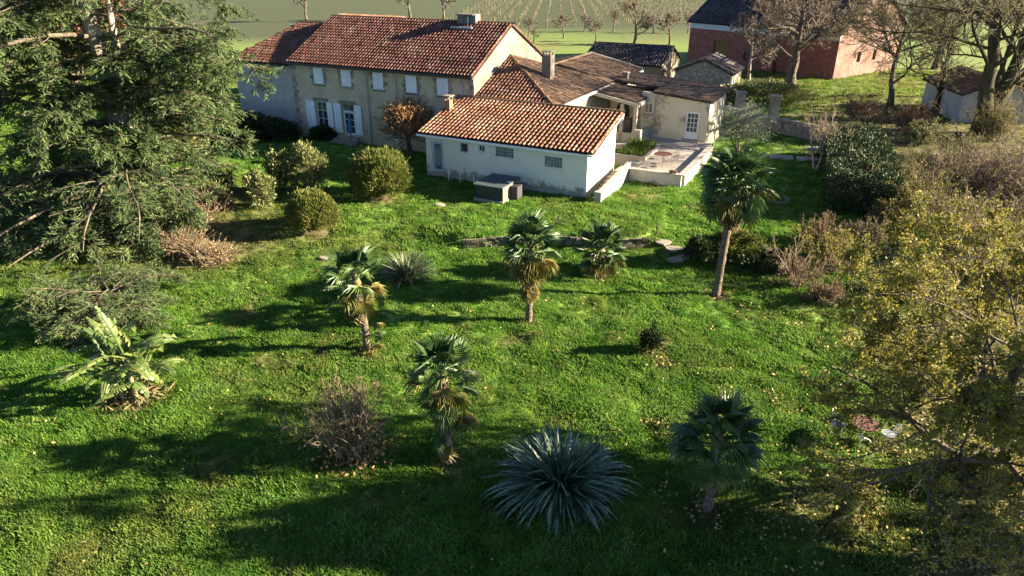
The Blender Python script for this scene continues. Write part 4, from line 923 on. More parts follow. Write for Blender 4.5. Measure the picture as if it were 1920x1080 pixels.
conifer_layers(root, 1, np.linspace(.6, 1.05, 16), lambda z: 2.5, lambda z: np.array([0, 0, z]), nsec=12, nter=7, nneed=22, droop=.13, needle=.17)

# ------------------------------------------------------------------ shrubs round the house
M_BOX = material('clipped_leaf', [(.065, .09, .018), (.115, .135, .028), (.18, .175, .05)], 1.5, .6, tint=.4, trans=.25)
M_LAUREL = material('laurel_leaf', [(.09, .12, .035), (.16, .18, .06), (.24, .23, .10)], 2, .5, tint=.4, trans=.25, spec=.5)
M_DARKLEAF = material('dark_leaf', [(.015, .03, .01), (.035, .055, .018), (.06, .08, .03)], 1.5, .6, tint=.4, trans=.15)
M_AUTUMN = material('autumn_leaf', [(.30, .155, .055), (.44, .26, .10), (.52, .35, .17)], 2, .8, tint=.4, trans=.3)
M_OLIVE = material('olive_leaf', [(.12, .15, .10), (.20, .23, .17)], 3, .6, tint=.4, trans=.2)
M_YELLOW = material('yellow_leaf', [(.11, .13, .02), (.21, .20, .03), (.34, .29, .055)], 1.4, .6, tint=.45, trans=.4)
M_DRYLEAF = material('dry_leaf', [(.17, .13, .065), (.27, .22, .12)], 2, .8, tint=.4)
M_RUST = material('rust_leaf', [(.13, .06, .025), (.24, .12, .05)], 1.4, .8, tint=.4, trans=.3)
def at(px, py): p = G(px, py); p.z = gz(p.x, p.y); return p
shrub('round_bush', 'round clipped olive bush with long shadow on the lawn', at(588, 432), 1.28, 1.2, 1.12, 15000, .17, .045, M_BOX, upw=1.3, lobes=.05, shell=.75, group='round clipped bushes')
shrub('round_bush', 'biggest round bush, shaggy and golden green, left of the white annex', at(714, 368), 1.75, 1.65, 1.45, 20000, .24, .055, M_BOX, upw=1.2, lobes=.05, shell=.7, group='round clipped bushes')
for lb, p, r, hh in (('upright laurel bush standing behind the small laurel', (531, 360), .85, 1.35), ('bushy laurel nearest the biggest round bush', (582, 360), 1.05, 1.5), ('smallest laurel bush in front of the black barbecue', (492, 390), .72, 1.05)):
    shrub('laurel_bush', lb, at(*p), r, r, hh, 4200, .2, .08, M_LAUREL, upw=.9, lobes=.22, shell=.35, group='young laurel bushes')
shrub('evergreen_shrub', 'rounded evergreen shrub tucked behind the cedar trunk', at(318, 305), 2.3, 2.3, 1.7, 7000, .24, .1, M_LAUREL, upw=.5)
for i, (p, rx, hh) in enumerate((((395, 262), 2.6, 1.2), ((462, 258), 2.8, 1.0), ((520, 262), 1.8, .8), ((607, 262), 1.0, .55), ((345, 250), 2.4, 1.5))):
    shrub('dark_shrub', ('dark shrub mass left of the barn end wall', 'broad dark shrub under the grey barn wall', 'low dark shrub at the junction of barn and farmhouse', 'small bush under the open shuttered window', 'dark shrub behind the cedar foliage')[i], at(*p), rx, rx * .7, hh, int(2600 * rx), .2, .09, M_DARKLEAF, upw=.5, group='dark shrubs along the house wall')
for i, (p, rx, hh, n) in enumerate((((405, 392), 1.1, .75, 420), ((395, 492), .95, .6, 500), ((345, 470), 1.2, .7, 420), ((352, 425), 1.5, .6, 420))):
    root = thing('dry_shrub', ('straw coloured dead shrub fanning out beside the laurels', 'dry brown shrub at the edge of the lawn beside the cedar', 'dry brown tangle under the cedar branches', 'withered low shrub on bare earth by the cedar')[i], 'shrub', at(*p), 0, 'dry brown shrubs by the cedar')
    th = RNG.uniform(0, 6.28, n); ti = RNG.uniform(.2, 1.25, n); P = np.zeros((n, 4, 3)); d = np.stack([np.cos(th) * np.sin(ti), np.sin(th) * np.sin(ti), np.cos(ti)], 1)
    P[:, 0, :2] = RNG.normal(size=(n, 2)) * .35 * rx; ln = RNG.uniform(.6, 1.25, n)[:, None] * np.array([rx, rx, hh * 1.7])
    for k in range(1, 4): d = unit(d + RNG.normal(size=(n, 3)) * .18 + np.array([0, 0, -.1])); P[:, k] = P[:, k - 1] + d * ln / 3
    P[:, :, 2] = np.maximum(P[:, :, 2], -.02)
    c = Cloud(); c.add(*tubes_np(P, np.linspace(.014, .007, 4)[None] * np.ones((n, 1)), 3)); c.build('stems', M_TWIGPALE, root, kind='stuff')
    C = P[RNG.integers(0, n, n * 3), RNG.integers(1, 4, n * 3)]; k = Cloud(); k.add(*leaf_quads(C, RNG.normal(size=(n * 3, 3)), .1, .05), RNG.uniform(0, 1, n * 3)); k.build('dry_leaves', M_DRYLEAF, root, kind='stuff')

# pollarded autumn tree in front of the farmhouse
root = thing('autumn_tree', 'pollarded tree with rusty orange twigs against the farmhouse front', 'tree', at(768, 292))
P = np.array([[[0, 0, -.1], [.02, 0, .6], [-.05, 0, 1.2], [0, 0, 1.9]]]); R = np.array([[.24, .19, .17, .2]])
c = Cloud(); c.add(*tubes_np(P, R, 9)); c.build('trunk', M_BARK, root, True)
Q, RQ = grow(P, R, 13, .7, 1, .95, .3, 1.15, 5, up=.08, wob=.15, rr=.55)
T, RT = grow(Q, RQ, 40, .2, 1, .6, .35, 1.6, 4, up=.10, wob=.15, rr=.35); RT = np.maximum(RT, .011)
U_, RU = grow(T, RT, 4, .3, 1, .6, .25, .5, 3, up=.05, wob=.15, rr=.6); RU = np.maximum(RU, .008)
c = Cloud(); c.add(*tubes_np(Q, RQ, 6)); c.build('limb', M_BARK, root, True)
c = Cloud(); c.add(*tubes_np(T, RT, 3)); c.add(*tubes_np(U_, RU, 3)); c.build('twigs', M_TWIGPALE, root, kind='stuff')
n = 24000; b = RNG.integers(0, len(U_), n); t = RNG.uniform(0, 1, n)[:, None]; C = U_[b, 0] * (1 - t) + U_[b, 2] * t
k = Cloud(); k.add(*leaf_quads(C, unit(U_[b, 2] - U_[b, 0]) + RNG.normal(size=(n, 3)) * .6, RNG.uniform(.07, .16, n), .055), RNG.uniform(0, 1, n)); k.build('crown', M_AUTUMN, root)

# bare shrub and small plants on the lawn
p = at(662, 852)
root = thing('bare_shrub', 'twiggy leafless brown shrub with fallen leaves at its foot', 'shrub', p)
root.scale = (1.3, 1.3, 1.25)
n = 46; th = RNG.uniform(0, 6.28, n); ti = np.abs(RNG.normal(size=n)) * .42; P = np.zeros((n, 5, 3)); d = np.stack([np.cos(th) * np.sin(ti), np.sin(th) * np.sin(ti), np.cos(ti)], 1); P[:, 0, :2] = RNG.normal(size=(n, 2)) * .16; P[:, 0, 2] = -.05
for k in range(1, 5): d = unit(d + RNG.normal(size=(n, 3)) * .12); P[:, k] = P[:, k - 1] + d * (RNG.uniform(.28, .5, n))[:, None]
R = np.linspace(.022, .009, 5)[None] * np.ones((n, 1)); c = Cloud(); c.add(*tubes_np(P, R, 4)); c.build('stems', M_TWIGOLIVE, root, kind='stuff')
Q, RQ = grow(P, R, 9, .2, 1, .6, .25, .5, 4, up=.12, wob=.15); RQ = np.maximum(RQ, .006); T, RT = grow(Q, RQ, 5, .2, 1, .6, .25, .5, 3, up=.05, wob=.15); RT = np.maximum(RT, .0035)
c = Cloud(); c.add(*tubes_np(Q, RQ, 3)); c.add(*tubes_np(T, RT, 3)); c.build('twigs', M_TWIGPALE, root, kind='stuff')
n = 500; C = np.column_stack([RNG.normal(size=(n, 2)) * .42, RNG.uniform(.03, .18, n)]); k = Cloud(); k.add(*leaf_quads(C, RNG.normal(size=(n, 3)) * np.array([1, 1, .4]), .12, .07), RNG.uniform(0, 1, n)); k.build('fallen_leaves', M_AUTUMN, root, kind='stuff')
shrub('small_shrub', 'small lone dark shrub in the middle of the sunlit lawn', at(1218, 662), .38, .36, .45, 1700, .15, .05, M_DARKLEAF, upw=.9, lobes=.25, shell=.2)
shrub('border_shrub', 'golden green shrub behind the foot of the tallest palm', at(1375, 488), 1.35, 1.0, .8, 5500, .16, .07, M_BOX, upw=.8)
shrub('border_shrub', 'dark leafy shrub beside the stepping stones left of the tallest palm', at(1315, 492), .85, .8, .65, 3000, .14, .07, M_DARKLEAF, upw=.7)
shrub('border_shrub', 'low dark shrub at the shaded border edge right of the tallest palm', at(1440, 505), 1.7, .9, .5, 4200, .14, .07, M_DARKLEAF, upw=.6)

# ------------------------------------------------------------------ right hand side: hedge, wall, trees
root = thing('clipped_hedge', 'thick dark clipped hedge running back towards the garden wall', 'hedge', at(1560, 380))
ha, hb_ = Vector((19.2, 36.2, 0)), Vector((24.0, 49.0, 0)); hd = (hb_ - ha).normalized(); hn = Vector((-hd.y, hd.x, 0)); n = 26000
tt = RNG.uniform(0, 1, n); sd = RNG.integers(0, 4, n); a_ = RNG.uniform(-1, 1, n); zz = RNG.uniform(0, 1, n) ** .8
oo = np.where(sd < 2, a_, np.where(sd == 2, -1, 1)) * (1.55 + .25 * vn(tt * 14, zz * 3, 31)); zz = np.where(sd < 2, 1, zz) * (2.0 + .35 * vn(tt * 11, a_ * 2, 33))
C = np.array(ha)[None] + (tt * (hb_ - ha).length)[:, None] * np.array(hd) + oo[:, None] * np.array(hn); C += RNG.normal(size=(n, 3)) * .12; C[:, 2] = zz * RNG.uniform(.93, 1.08, n) + ground_z(C[:, 0], C[:, 1]); C -= np.array(root.location)
endm = (RNG.uniform(0, 1, n) < .14); C = np.where(endm[:, None], np.column_stack([*(np.where(RNG.uniform(0, 1, n)[:, None] < .5, np.array(ha)[None, :2], np.array(hb_)[None, :2]) + RNG.uniform(-1.5, 1.5, n)[:, None] * np.array(hn)[None, :2] - np.array(root.location)[None, :2]).T, RNG.uniform(0, 2.1, n)]), C)
D = RNG.normal(size=(n, 3)) + np.array(hn)[None] * (oo * .5)[:, None]; D[:, 2] += .8
k = Cloud(); k.add(*leaf_quads(C, D, RNG.uniform(.12, .24, n), .08), RNG.uniform(0, 1, n)); k.build('foliage', M_DARKLEAF, root)
g = MB(root.location); g.obox((ha + hb_) / 2 + Vector((0, 0, .7)), hd * ((hb_ - ha).length * .5 - .5), hn * 1.0, Vector((0, 0, .85))); g.build('branch_core', M_DARKLEAF, root)

root = thing('garden_wall', 'old rubble stone garden wall with gate pillars behind the tallest palm', 'wall', Vector((18.6, 60.5, 0)))
rg = random.Random(4); wa = [Vector((18.2, 62.0, 0)), Vector((20.6, 57.6, 0)), Vector((24.6, 51.8, 0))]
for i in range(2):
    a, b = wa[i], wa[i + 1]; d = (b - a).normalized(); nrm = Vector((-d.y, d.x, 0)); L = (b - a).length
    g = MB(root.location); g.obox((a + b) / 2 + Vector((0, 0, .5)), d * (L / 2), nrm * .19, Vector((0, 0, .65))); g.build('wall_core', M_STONEWALL, root)
    st = MB(root.location); z = .05
    while z < 1.05:
        x = rg.uniform(0, .2); hh = rg.uniform(.13, .22)
        while x < L - .1:
            w = rg.uniform(.2, .45); 
            for s in (-1, 1): st.obox(a + d * (x + w / 2) + nrm * s * rg.uniform(.19, .24) + Vector((0, 0, z + hh / 2)), d * (w / 2 - .015), nrm * .04, Vector((0, 0, hh / 2 - .012)))
            x += w
        z += hh
    st.build('wall_stones', M_STONEWALL, root, kind='stuff')
    g = MB(root.location); g.obox((a + b) / 2 + Vector((0, 0, 1.2)), d * (L / 2), nrm * .21, Vector((0, 0, .05))); g.build('coping', M_STONEWALL, root)
for q in ((20.2, 62.5), (22.6, 60.6)):
    g = MB(root.location); g.box(q[0] - .35, q[1] - .35, -.1, q[0] + .35, q[1] + .35, 2.1); g.box(q[0] - .42, q[1] - .42, 2.101, q[0] + .42, q[1] + .42, 2.25); g.build('gate_pillar', M_STONE, root)
shrub('olive_tree', 'grey green olive bush behind the crown of the tallest palm', at(1385, 285), 2.0, 1.6, 1.5, 7000, .15, .035, M_OLIVE, upw=.4, lobes=.25, shell=.3, lift=.6)
shrub('rosemary_bank', 'broad olive green bank of shrubs behind the garden wall', at(1430, 195), 4.2, 2.4, 1.1, 12000, .26, .07, M_LAUREL, upw=1.1, lobes=.15)

# big trees: bare oak by the barn, forked mossy tree, pale trunk
bare_tree('oak_tree', 'broad leafless oak in front of the red brick barn', 'tree', at(1480, 160), 13, .55, (12, 10, 9, 9), M_BARK, M_TWIG, trunk_frac=.35, twig_r=.017, spread=1.25)
bare_tree('pale_tree', 'leafless tree with pale leaning trunk beside the stone shed', 'tree', at(1403, 158), 8.5, .22, (8, 8, 8, 6), M_BARKPALE, M_TWIG, lean=(-.1, 0), twig_r=.02, trunk_frac=.5)
bare_tree('mossy_tree', 'huge forked leafless tree with dark mossy trunk and drooping limbs', 'tree', at(1840, 252), 20, .66, (13, 9, 8, 7), M_BARKMOSS, M_TWIGOLIVE, stems=2, trunk_frac=.22, twig_r=.008, up=.0, spread=1.15,
          leaves=(1500, .11, .07, M_YELLOW, .5))
bare_tree('flowering_tree', 'small pale multi stemmed bare tree beside the white paving', 'tree', at(1532, 318), 4.2, .12, (5, 5, 5, 5), M_BARKPALE, M_TWIGPALE, stems=3, twig_r=.008, trunk_frac=.4)
bare_tree('thorn_tree', 'crooked leafless tree between the barn gable and the grey shed', 'tree', at(1668, 200), 12, .3, (13, 9, 9, 6), M_BARK, M_TWIGOLIVE, twig_r=.013, flat=.3, spread=1.25, trunk_frac=.25)
bare_tree('wood_tree', 'tall olive brown leafless tree behind the grey shed', 'tree', Vector((52, 72, 0)), 15, .4, (9, 8, 7, 5), M_BARKMOSS, M_TWIGOLIVE, twig_r=.022, spread=1.1)
bare_tree('wood_tree', 'leafless tree right of the barn gable in the far grass', 'tree', Vector((54, 92, 0)), 14, .4, (9, 8, 7, 5), M_BARKMOSS, M_TWIGOLIVE, twig_r=.024, spread=1.1)

bare_tree('wood_tree', 'leafless olive tree standing in front of the grey shed wall', 'tree', at(1752, 212), 10, .28, (10, 9, 8, 6), M_BARKMOSS, M_TWIGOLIVE, twig_r=.014, spread=1.15, trunk_frac=.25)
bare_tree('wood_tree', 'twiggy leafless tree just behind the forked mossy tree', 'tree', at(1908, 222), 13, .32, (10, 9, 8, 6), M_BARKMOSS, M_TWIGOLIVE, twig_r=.014, spread=1.1, trunk_frac=.2)
# tangle of bare bushes on the right bank
def brush(label, p, rx, H, n, mat, leaves=0, lmat=None, name='brush_bush', ll=.09):
    root = thing(name, label, 'bush', at(*p), 0, 'bare bushes on the right bank')
    th = RNG.uniform(0, 6.28, n); ti = RNG.uniform(.05, .75, n); P = np.zeros((n, 5, 3)); P[:, 0, :2] = RNG.normal(size=(n, 2)) * rx * .35; P[:, 0, 2] = -.1
    d = np.stack([np.cos(th) * np.sin(ti), np.sin(th) * np.sin(ti), np.cos(ti)], 1); ln = RNG.uniform(.6, 1.15, n) * H
    for k in range(1, 5): d = unit(d + RNG.normal(size=(n, 3)) * .16); P[:, k] = P[:, k - 1] + d * (ln / 4)[:, None]
    R = np.linspace(.03, .012, 5)[None] * np.ones((n, 1)); c = Cloud(); c.add(*tubes_np(P, R, 4))
    Q, RQ = grow(P, R, 9, .2, 1, .7, .25, .45, 4, wob=.2); RQ = np.maximum(RQ, .009); T, RT = grow(Q, RQ, 6, .2, 1, .7, .25, .5, 2, wob=.2); RT = np.maximum(RT, .006)
    c.add(*tubes_np(Q, RQ, 3)); c.add(*tubes_np(T, RT, 3)); c.build('stems', mat, root, kind='stuff')
    if leaves:
        b = RNG.integers(0, len(T), leaves); C = T[b, RNG.integers(0, 2, leaves)] + RNG.normal(size=(leaves, 3)) * .05
        k = Cloud(); k.add(*leaf_quads(C, RNG.normal(size=(leaves, 3)), RNG.uniform(.7, 1.3, leaves) * ll, ll * .6), RNG.uniform(0, 1, leaves)); k.build('foliage', lmat, root)
    return root
for lb, p, rx, H, n, mt, lv, lm in (
    ('pale bare stems rising at the corner of the shaded border', (1490, 535), .7, 2.2, 22, M_TWIGPALE, 100, M_YELLOW),
    ('straw coloured brush at the lower end of the border', (1545, 570), .9, 1.1, 40, M_TWIGPALE, 500, M_RUST),
    ('yellow green leafy bush in front of the clipped hedge', (1560, 505), 1.3, 1.9, 40, M_TWIGOLIVE, 4200, M_YELLOW),
    ('brown bramble between hedge and yellow bush', (1530, 455), 1.0, 1.4, 40, M_TWIGPALE, 700, M_RUST),
    ('grey brush at the near end of the hedge', (1625, 470), 1.1, 1.6, 40, M_TWIG, 900, M_YELLOW),
    ('olive brush on the bank below the mossy tree', (1720, 410), 1.6, 2.6, 55, M_TWIGOLIVE, 2600, M_YELLOW),
    ('tall brown brush right of the mossy tree', (1900, 400), 1.6, 3.6, 60, M_TWIG, 2200, M_YELLOW),
    ('dense brown brush below the mossy tree trunk', (1800, 385), 1.6, 3.0, 60, M_TWIG, 1800, M_RUST),
    ('dark red leaved bush in the hollow left of the grey shed', (1700, 245), 2.0, 2.4, 45, M_BARK, 3500, M_RUST),
    ('mossy green bush in front of the grey shed', (1730, 268), 1.6, 1.6, 45, M_TWIGOLIVE, 3500, M_LAUREL),
    ('brown leafy bush beside the path above the hollow', (1610, 225), 1.8, 2.4, 45, M_TWIG, 2200, M_RUST),
    ('yellow leaved sapling on the bank beyond the yellow tree', (1700, 560), 1.2, 1.5, 45, M_TWIGOLIVE, 5000, M_YELLOW),
    ('leafy yellow thicket right of the yellow sapling', (1850, 550), 1.6, 2.1, 50, M_TWIGOLIVE, 6500, M_YELLOW),
    ('brown and yellow thicket between bank and mossy tree', (1790, 470), 1.5, 2.8, 50, M_TWIG, 4000, M_YELLOW),
    ('low yellow brush at the foot of the yellow tree', (1850, 905), .9, 1.1, 40, M_TWIGOLIVE, 3500, M_YELLOW),
    ('straw brush on the dry bank beside the hedge', (1690, 345), 1.6, 1.5, 55, M_TWIGOLIVE, 1500, M_DRYLEAF),
    ('olive brush on the dry bank above the straw brush', (1750, 330), 1.8, 2.0, 55, M_TWIGOLIVE, 1800, M_LAUREL),
    ('grey tangle at the right end of the dry bank', (1890, 340), 1.8, 2.6, 55, M_TWIG, 1000, M_DRYLEAF),
    ('low bramble along the far side of the hedge', (1668, 425), 1.3, 1.5, 50, M_TWIGOLIVE, 2400, M_YELLOW),
    ('rough brush in front of the grey shed foot', (1800, 300), 2.0, 1.8, 55, M_TWIGOLIVE, 1800, M_LAUREL),
    ('tangled olive brush left of the grey shed wall', (1860, 262), 2.0, 3.2, 60, M_TWIGOLIVE, 1500, M_YELLOW)):
    brush(lb, p, rx, H, n, mt, lv, lm)

# sparse yellow leaved tree leaning over the lawn at right
YSEED = 4
yb = at(1860, 915)
yt = bare_tree('yellow_tree', 'wide tree with sparse yellow green autumn leaves over the lawn edge', 'tree', yb, 8.4, .26, (20, 10, 7, 6), M_BARK, M_TWIG, trunk_frac=.06, twig_r=.0065, up=-.02, spread=1.3, flat=.35, leaves=(105000, .08, .056, M_YELLOW, .5), lean=(-.2, -.08), seed=YSEED)
yt.scale = (1.0, .66, 1.0)
bare_tree('wood_tree', 'tall yellowing tree standing behind the yellow tree trunk', 'tree', Vector((24.5, 12.2, -.6)), 12, .4, (14, 8, 7, 4), M_BARK, M_TWIG, trunk_frac=.5, twig_r=.01, spread=.68, leaves=(60000, .27, .2, M_YELLOW, .4))
bare_tree('wood_tree', 'tallest yellowing tree farthest from the lawn', 'tree', Vector((33, 11.5, -.6)), 14, .4, (12, 8, 7, 4), M_BARK, M_TWIG, trunk_frac=.55, twig_r=.01, spread=.55, leaves=(44000, .34, .26, M_YELLOW, .4))

# orchard, far trees and vines
orch = bare_tree('orchard_tree', 'small leafless orchard tree in the grass behind the roofs', 'tree', at(1190, 84), 7.5, .3, (9, 7, 6, 5), M_BARK, M_TWIG, twig_r=.03, group='leafless orchard trees', trunk_frac=.3)
orch['label'] = 'fullest rounded orchard tree behind the dark roofed shed'
o2 = bare_tree('orchard_tree', 'small leafless orchard tree in the far grass', 'tree', at(1057, 72), 4.2, .17, (6, 6, 5, 4), M_BARK, M_TWIG, twig_r=.026, group='leafless orchard trees', trunk_frac=.35)
for p, s in (((990, 74), .9), ((1118, 78), .85), ((1000, 82), .6), ((1150, 60), 1.0), ((1256, 84), 1.25), ((1095, 60), .8), ((1225, 62), .8), ((1290, 62), .9)):
    copy_tree(o2, at(*p), random.uniform(0, 6), s)
for p, s, lb in (((575, 42), 1.9, 'tall bare tree behind the barn end of the ridge'), ((770, 40), 2.3, 'wide bare tree behind the middle of the farmhouse ridge'), ((832, 42), 1.9, 'bare tree just left of the farmhouse ridge chimney')):
    copy_tree(o2, at(*p), random.uniform(0, 6), s, lb)
M_VINE = material('vine_wood', [(.09, .09, .045), (.15, .145, .085)], 1, .95)
for i in range(34):
    x0 = -14 + i * 3.0; root = thing('vine_row', 'row of leafless vines on posts in the far vineyard', 'vines', (x0, 148 + .22 * x0, 0), 0, 'vineyard rows')
    y = np.arange(0, 110, 1.4); n = len(y); X_ = RNG.normal(size=n) * .12 + y * .06
    P = np.zeros((n, 3, 3)); P[:, 0] = np.column_stack([X_, y, np.zeros(n)]); P[:, 1] = P[:, 0] + np.array([0, 0, .7]); P[:, 2] = P[:, 1] + RNG.normal(size=(n, 3)) * np.array([.3, .5, .25]) + np.array([0, 0, .5])
    c = Cloud(); c.add(*tubes_np(P, np.full((n, 3), .05), 3)); c.build('vines', M_VINE, root, kind='stuff')
    g = MB()
    for yy in range(0, 110, 9): g.tube([(yy * .06, yy, -.1), (yy * .06, yy, 1.75)], .055, 4)
    g.build('posts', M_TWIG, root, kind='stuff')
bare_tree('rust_tree', 'reddish brown autumn tree behind the cedar top', 'tree', Vector((-38, 62, 0)), 12, .4, (9, 8, 7, 4), M_BARK, M_TWIG, twig_r=.02, leaves=(16000, .3, .2, M_RUST, .4))

# fallen leaves on the right
n = 48000; x = RNG.uniform(4, 30, n); y = RNG.uniform(8, 45, n); kp = RNG.uniform(0, 1, n) < zone_litter(x, y) ** .7 * np.where(y < 24, 1, .5); x, y = x[kp], y[kp]; x = np.concatenate([x, RNG.uniform(-15, 12, 900)]); y = np.concatenate([y, RNG.uniform(9, 30, 900)]); n = len(x)
C = np.column_stack([x, y, ground_z(x, y) + RNG.uniform(.03, .11, n)]); D = RNG.normal(size=(n, 3)) * np.array([1, 1, .35])
k = Cloud(); k.add(*leaf_quads(C, D, RNG.uniform(.08, .16, n), .075, flat=np.array([0, 0, 1.])), RNG.uniform(0, 1, n))
lf = k.build('fallen_leaves', material('litter_leaf', [(.20, .12, .05), (.33, .25, .09), (.42, .36, .12)], .6, .8, tint=.45), None, kind='stuff'); tag(lf, 'fallen brown and yellow leaves strewn under the right hand trees', 'leaves')

# ------------------------------------------------------------------ retaining wall on the lawn
root = thing('retaining_wall', 'low dry stone retaining wall curving across the lawn behind the palms', 'wall', (2.1, 33.2, -.6))
mk = []
for i in range(6):
    m = MB(); r_ = random.Random(40 + i); V = []
    for z in (-.5, .5):
        for a, b in ((-.5, -.5), (.5, -.5), (.5, .5), (-.5, .5)): V.append((a * r_.uniform(.82, 1.02), b * r_.uniform(.8, 1.0), z * r_.uniform(.8, 1.0)))
    m.add(V, [(0, 3, 2, 1), (4, 5, 6, 7), (0, 1, 5, 4), (1, 2, 6, 5), (2, 3, 7, 6), (3, 0, 4, 7)]); mk.append(m.mesh('stone', M_MOSSSTONE))
g = MB(root.location); xs = np.linspace(WALL_X0 + .1, WALL_X1 - .1, 20)
for a, b in zip(xs[:-1], xs[1:]):
    ya, yb_ = float(y_wall(a)) - .12, float(y_wall(b)) - .12
    g.add([(a, ya, -.75), (b, yb_, -.75), (b, yb_, -.14), (a, ya, -.14), (a, ya + .3, -.14), (b, yb_ + .3, -.14)], [(0, 1, 2, 3), (3, 2, 5, 4)])
g.build('wall_core', M_STONEWALL, root)
z = -.72
for c in range(4):
    x = WALL_X0 + random.uniform(0, .2); hh = random.uniform(.15, .2)
    while x < WALL_X1 - .1:
        w = random.uniform(.24, .5); xm = x + w / 2
        add_obj('stone', random.choice(mk), root, Vector((xm, float(y_wall(xm)) - .17 + random.uniform(-.03, .03), z + hh / 2)) - root.location, (random.uniform(-.05, .05), random.uniform(-.05, .05), random.uniform(-.1, .1)), sc=(w, .22, hh)); x += w
    z += hh * .96
for k in range(12):
    y = float(y_wall(WALL_X1)) - .1 + (k % 4) * .4; add_obj('stone', random.choice(mk), root, Vector((WALL_X1 + .02, y, -.6 + (k // 4) * .2)) - root.location, (0, 0, random.uniform(-.1, .1)), sc=(.3, .42, .2))
for k, p in enumerate(((1047, 422), (1123, 422), (1231, 443))):
    b = at(*p); r_ = thing('path_light', ('small black path light at the left end of the retaining wall top', 'small black path light above the stubby palm', 'small black path light at the corner of the retaining wall')[k], 'lamp', b, 0, 'black path lights on the wall')
    g = MB(); g.tube([(0, 0, -.05), (0, 0, .42)], .035, 8); g.build('post', M_DARKMETAL, r_)
    g = MB(); g.tube([(0, 0, .42), (0, 0, .5), (0, 0, .53)], [.07, .07, .03], 10); g.build('lamp_head', M_DARKMETAL, r_)
for k, p in enumerate(((1262, 470), (1285, 486), (1245, 458), (1268, 492), (1290, 470))):
    b = at(*p); m = MB(); V = [(math.cos(a) * random.uniform(.35, .55), math.sin(a) * random.uniform(.25, .4)) for a in np.arange(7) * .9]
    m.prism([(x, y, -.03) for x, y in V], (0, 0, .1)); o = m.build('stepping_stone', M_STONE); o.location = b + Vector((0, 0, .06)); tag(o, 'flat grey stepping stone beside the retaining wall corner', 'stone', 'stepping stones')
for nm, lb, p, r_ in (('garden_stone', 'lone pale stone on the lawn below the hot tub', (825, 386), .22), ('stone_slab', 'small white slab lying beside the tattered palm crown', (607, 484), .17)):
    b = at(*p); m = MB(); m.prism([(math.cos(a) * r_ * 1.3, math.sin(a) * r_, -.02) for a in np.arange(7) * .9], (0, 0, .1)); o = m.build(nm, M_STONE); o.location = b + Vector((0, 0, .05)); tag(o, lb, 'stone')

# ------------------------------------------------------------------ hot tub in front of the annex
h = house_thing('hot_tub', 'square covered hot tub with dark panels on a white base beside annex', 'hot tub', 5.5, -7.0); off = (5.5, -7.0, 0)
g = MB(off); g.box(4.5, -8.15, -.15, 6.45, -5.75, .14); g.build('base_slab', M_WHITE, h)
g = MB(off); g.box(4.58, -8.05, .141, 6.38, -5.83, .92); g.build('tub_shell', material('tub_panel', [(.025, .025, .03), (.05, .05, .055)], 5, .5), h)
M_PANEL = material('tub_wood', [(.22, .15, .09), (.34, .25, .16)], 3, .8, zscale=6)
for k in range(7):
    g = MB(off); g.box(6.382, -8.03 + k * .315, .16, 6.40, -8.03 + k * .315 + .3, .9); g.build('side_panel', M_PANEL, h)
M_COVER = material('tub_cover', [(.045, .06, .07), (.075, .09, .10)], 3, .6, .1)
for a, b in ((-8.1, -6.96), (-6.94, -5.8)):
    g = MB(off); g.prism([(4.52, a, .925), (6.44, a, .925), (6.44, b, .925), (4.52, b, .925)], (0, 0, .1)); g.build('cover_half', M_COVER, h)
g = MB(off); g.box(4.51, -8.13, .95, 6.45, -8.102, 1.02); g.build('cover_trim', M_GUTTER, h)
g = MB(off); g.box(6.45, -7.2, .05, 6.9, -6.4, .85); g.build('pump_cabinet', material('tub_cabinet', [(.03, .03, .035), (.06, .06, .065)], 5, .6), h)
for k, (u, lb) in enumerate(((1.15, 'white stake in front of the annex nearest its door'), (2.0, 'white stake below the small square annex window'), (3.0, 'white stake left of the hot tub'))):
    p = W(u, -5.5); m = MB(); m.tube([(0, 0, -.1), (.01, 0, .62)], .03, 6); o = m.build('stake', M_FRAME); o.location = p; tag(o, lb, 'stake', 'white stakes by the annex')

# ------------------------------------------------------------------ terrace furniture
def wire_chair(name, label, loc, rz, mat, group):
    r = thing(name, label, 'chair', loc, rz, group)
    g = MB(); pts = [(.2 * math.cos(a), .2 * math.sin(a), .45) for a in np.linspace(0, 2 * math.pi, 13)]; g.tube(pts, .014, 5, cap=False); g.build('seat_ring', mat, r)
    g = MB()
    g.prism([(.19 * math.cos(a), .19 * math.sin(a), .446) for a in np.linspace(0, 2 * math.pi, 12, endpoint=False)], (0, 0, .008)); g.build('seat', mat, r)
    for a in (.8, 2.35, 3.93, 5.5):
        g = MB(); g.tube([(.18 * math.cos(a), .18 * math.sin(a), .45), (.24 * math.cos(a), .24 * math.sin(a), 0)], .012, 5); g.build('leg', mat, r)
    g = MB(); g.tube([(-.16, -.15, .45), (-.22, -.17, .8), (-.24, 0, .92), (-.22, .17, .8), (-.16, .15, .45)], .014, 5); g.build('back_frame', mat, r)
    for y in (-.07, .07):
        g = MB(); g.tube([(-.19, y, .45), (-.235, y, .88)], .01, 5); g.build('back_bar', mat, r)
    for s in (-1, 1):
        g = MB(); g.tube([(-.2, s * .17, .66), (.05, s * .24, .66), (.14, s * .18, .46)], .011, 5); g.build('armrest', mat, r)
    return r
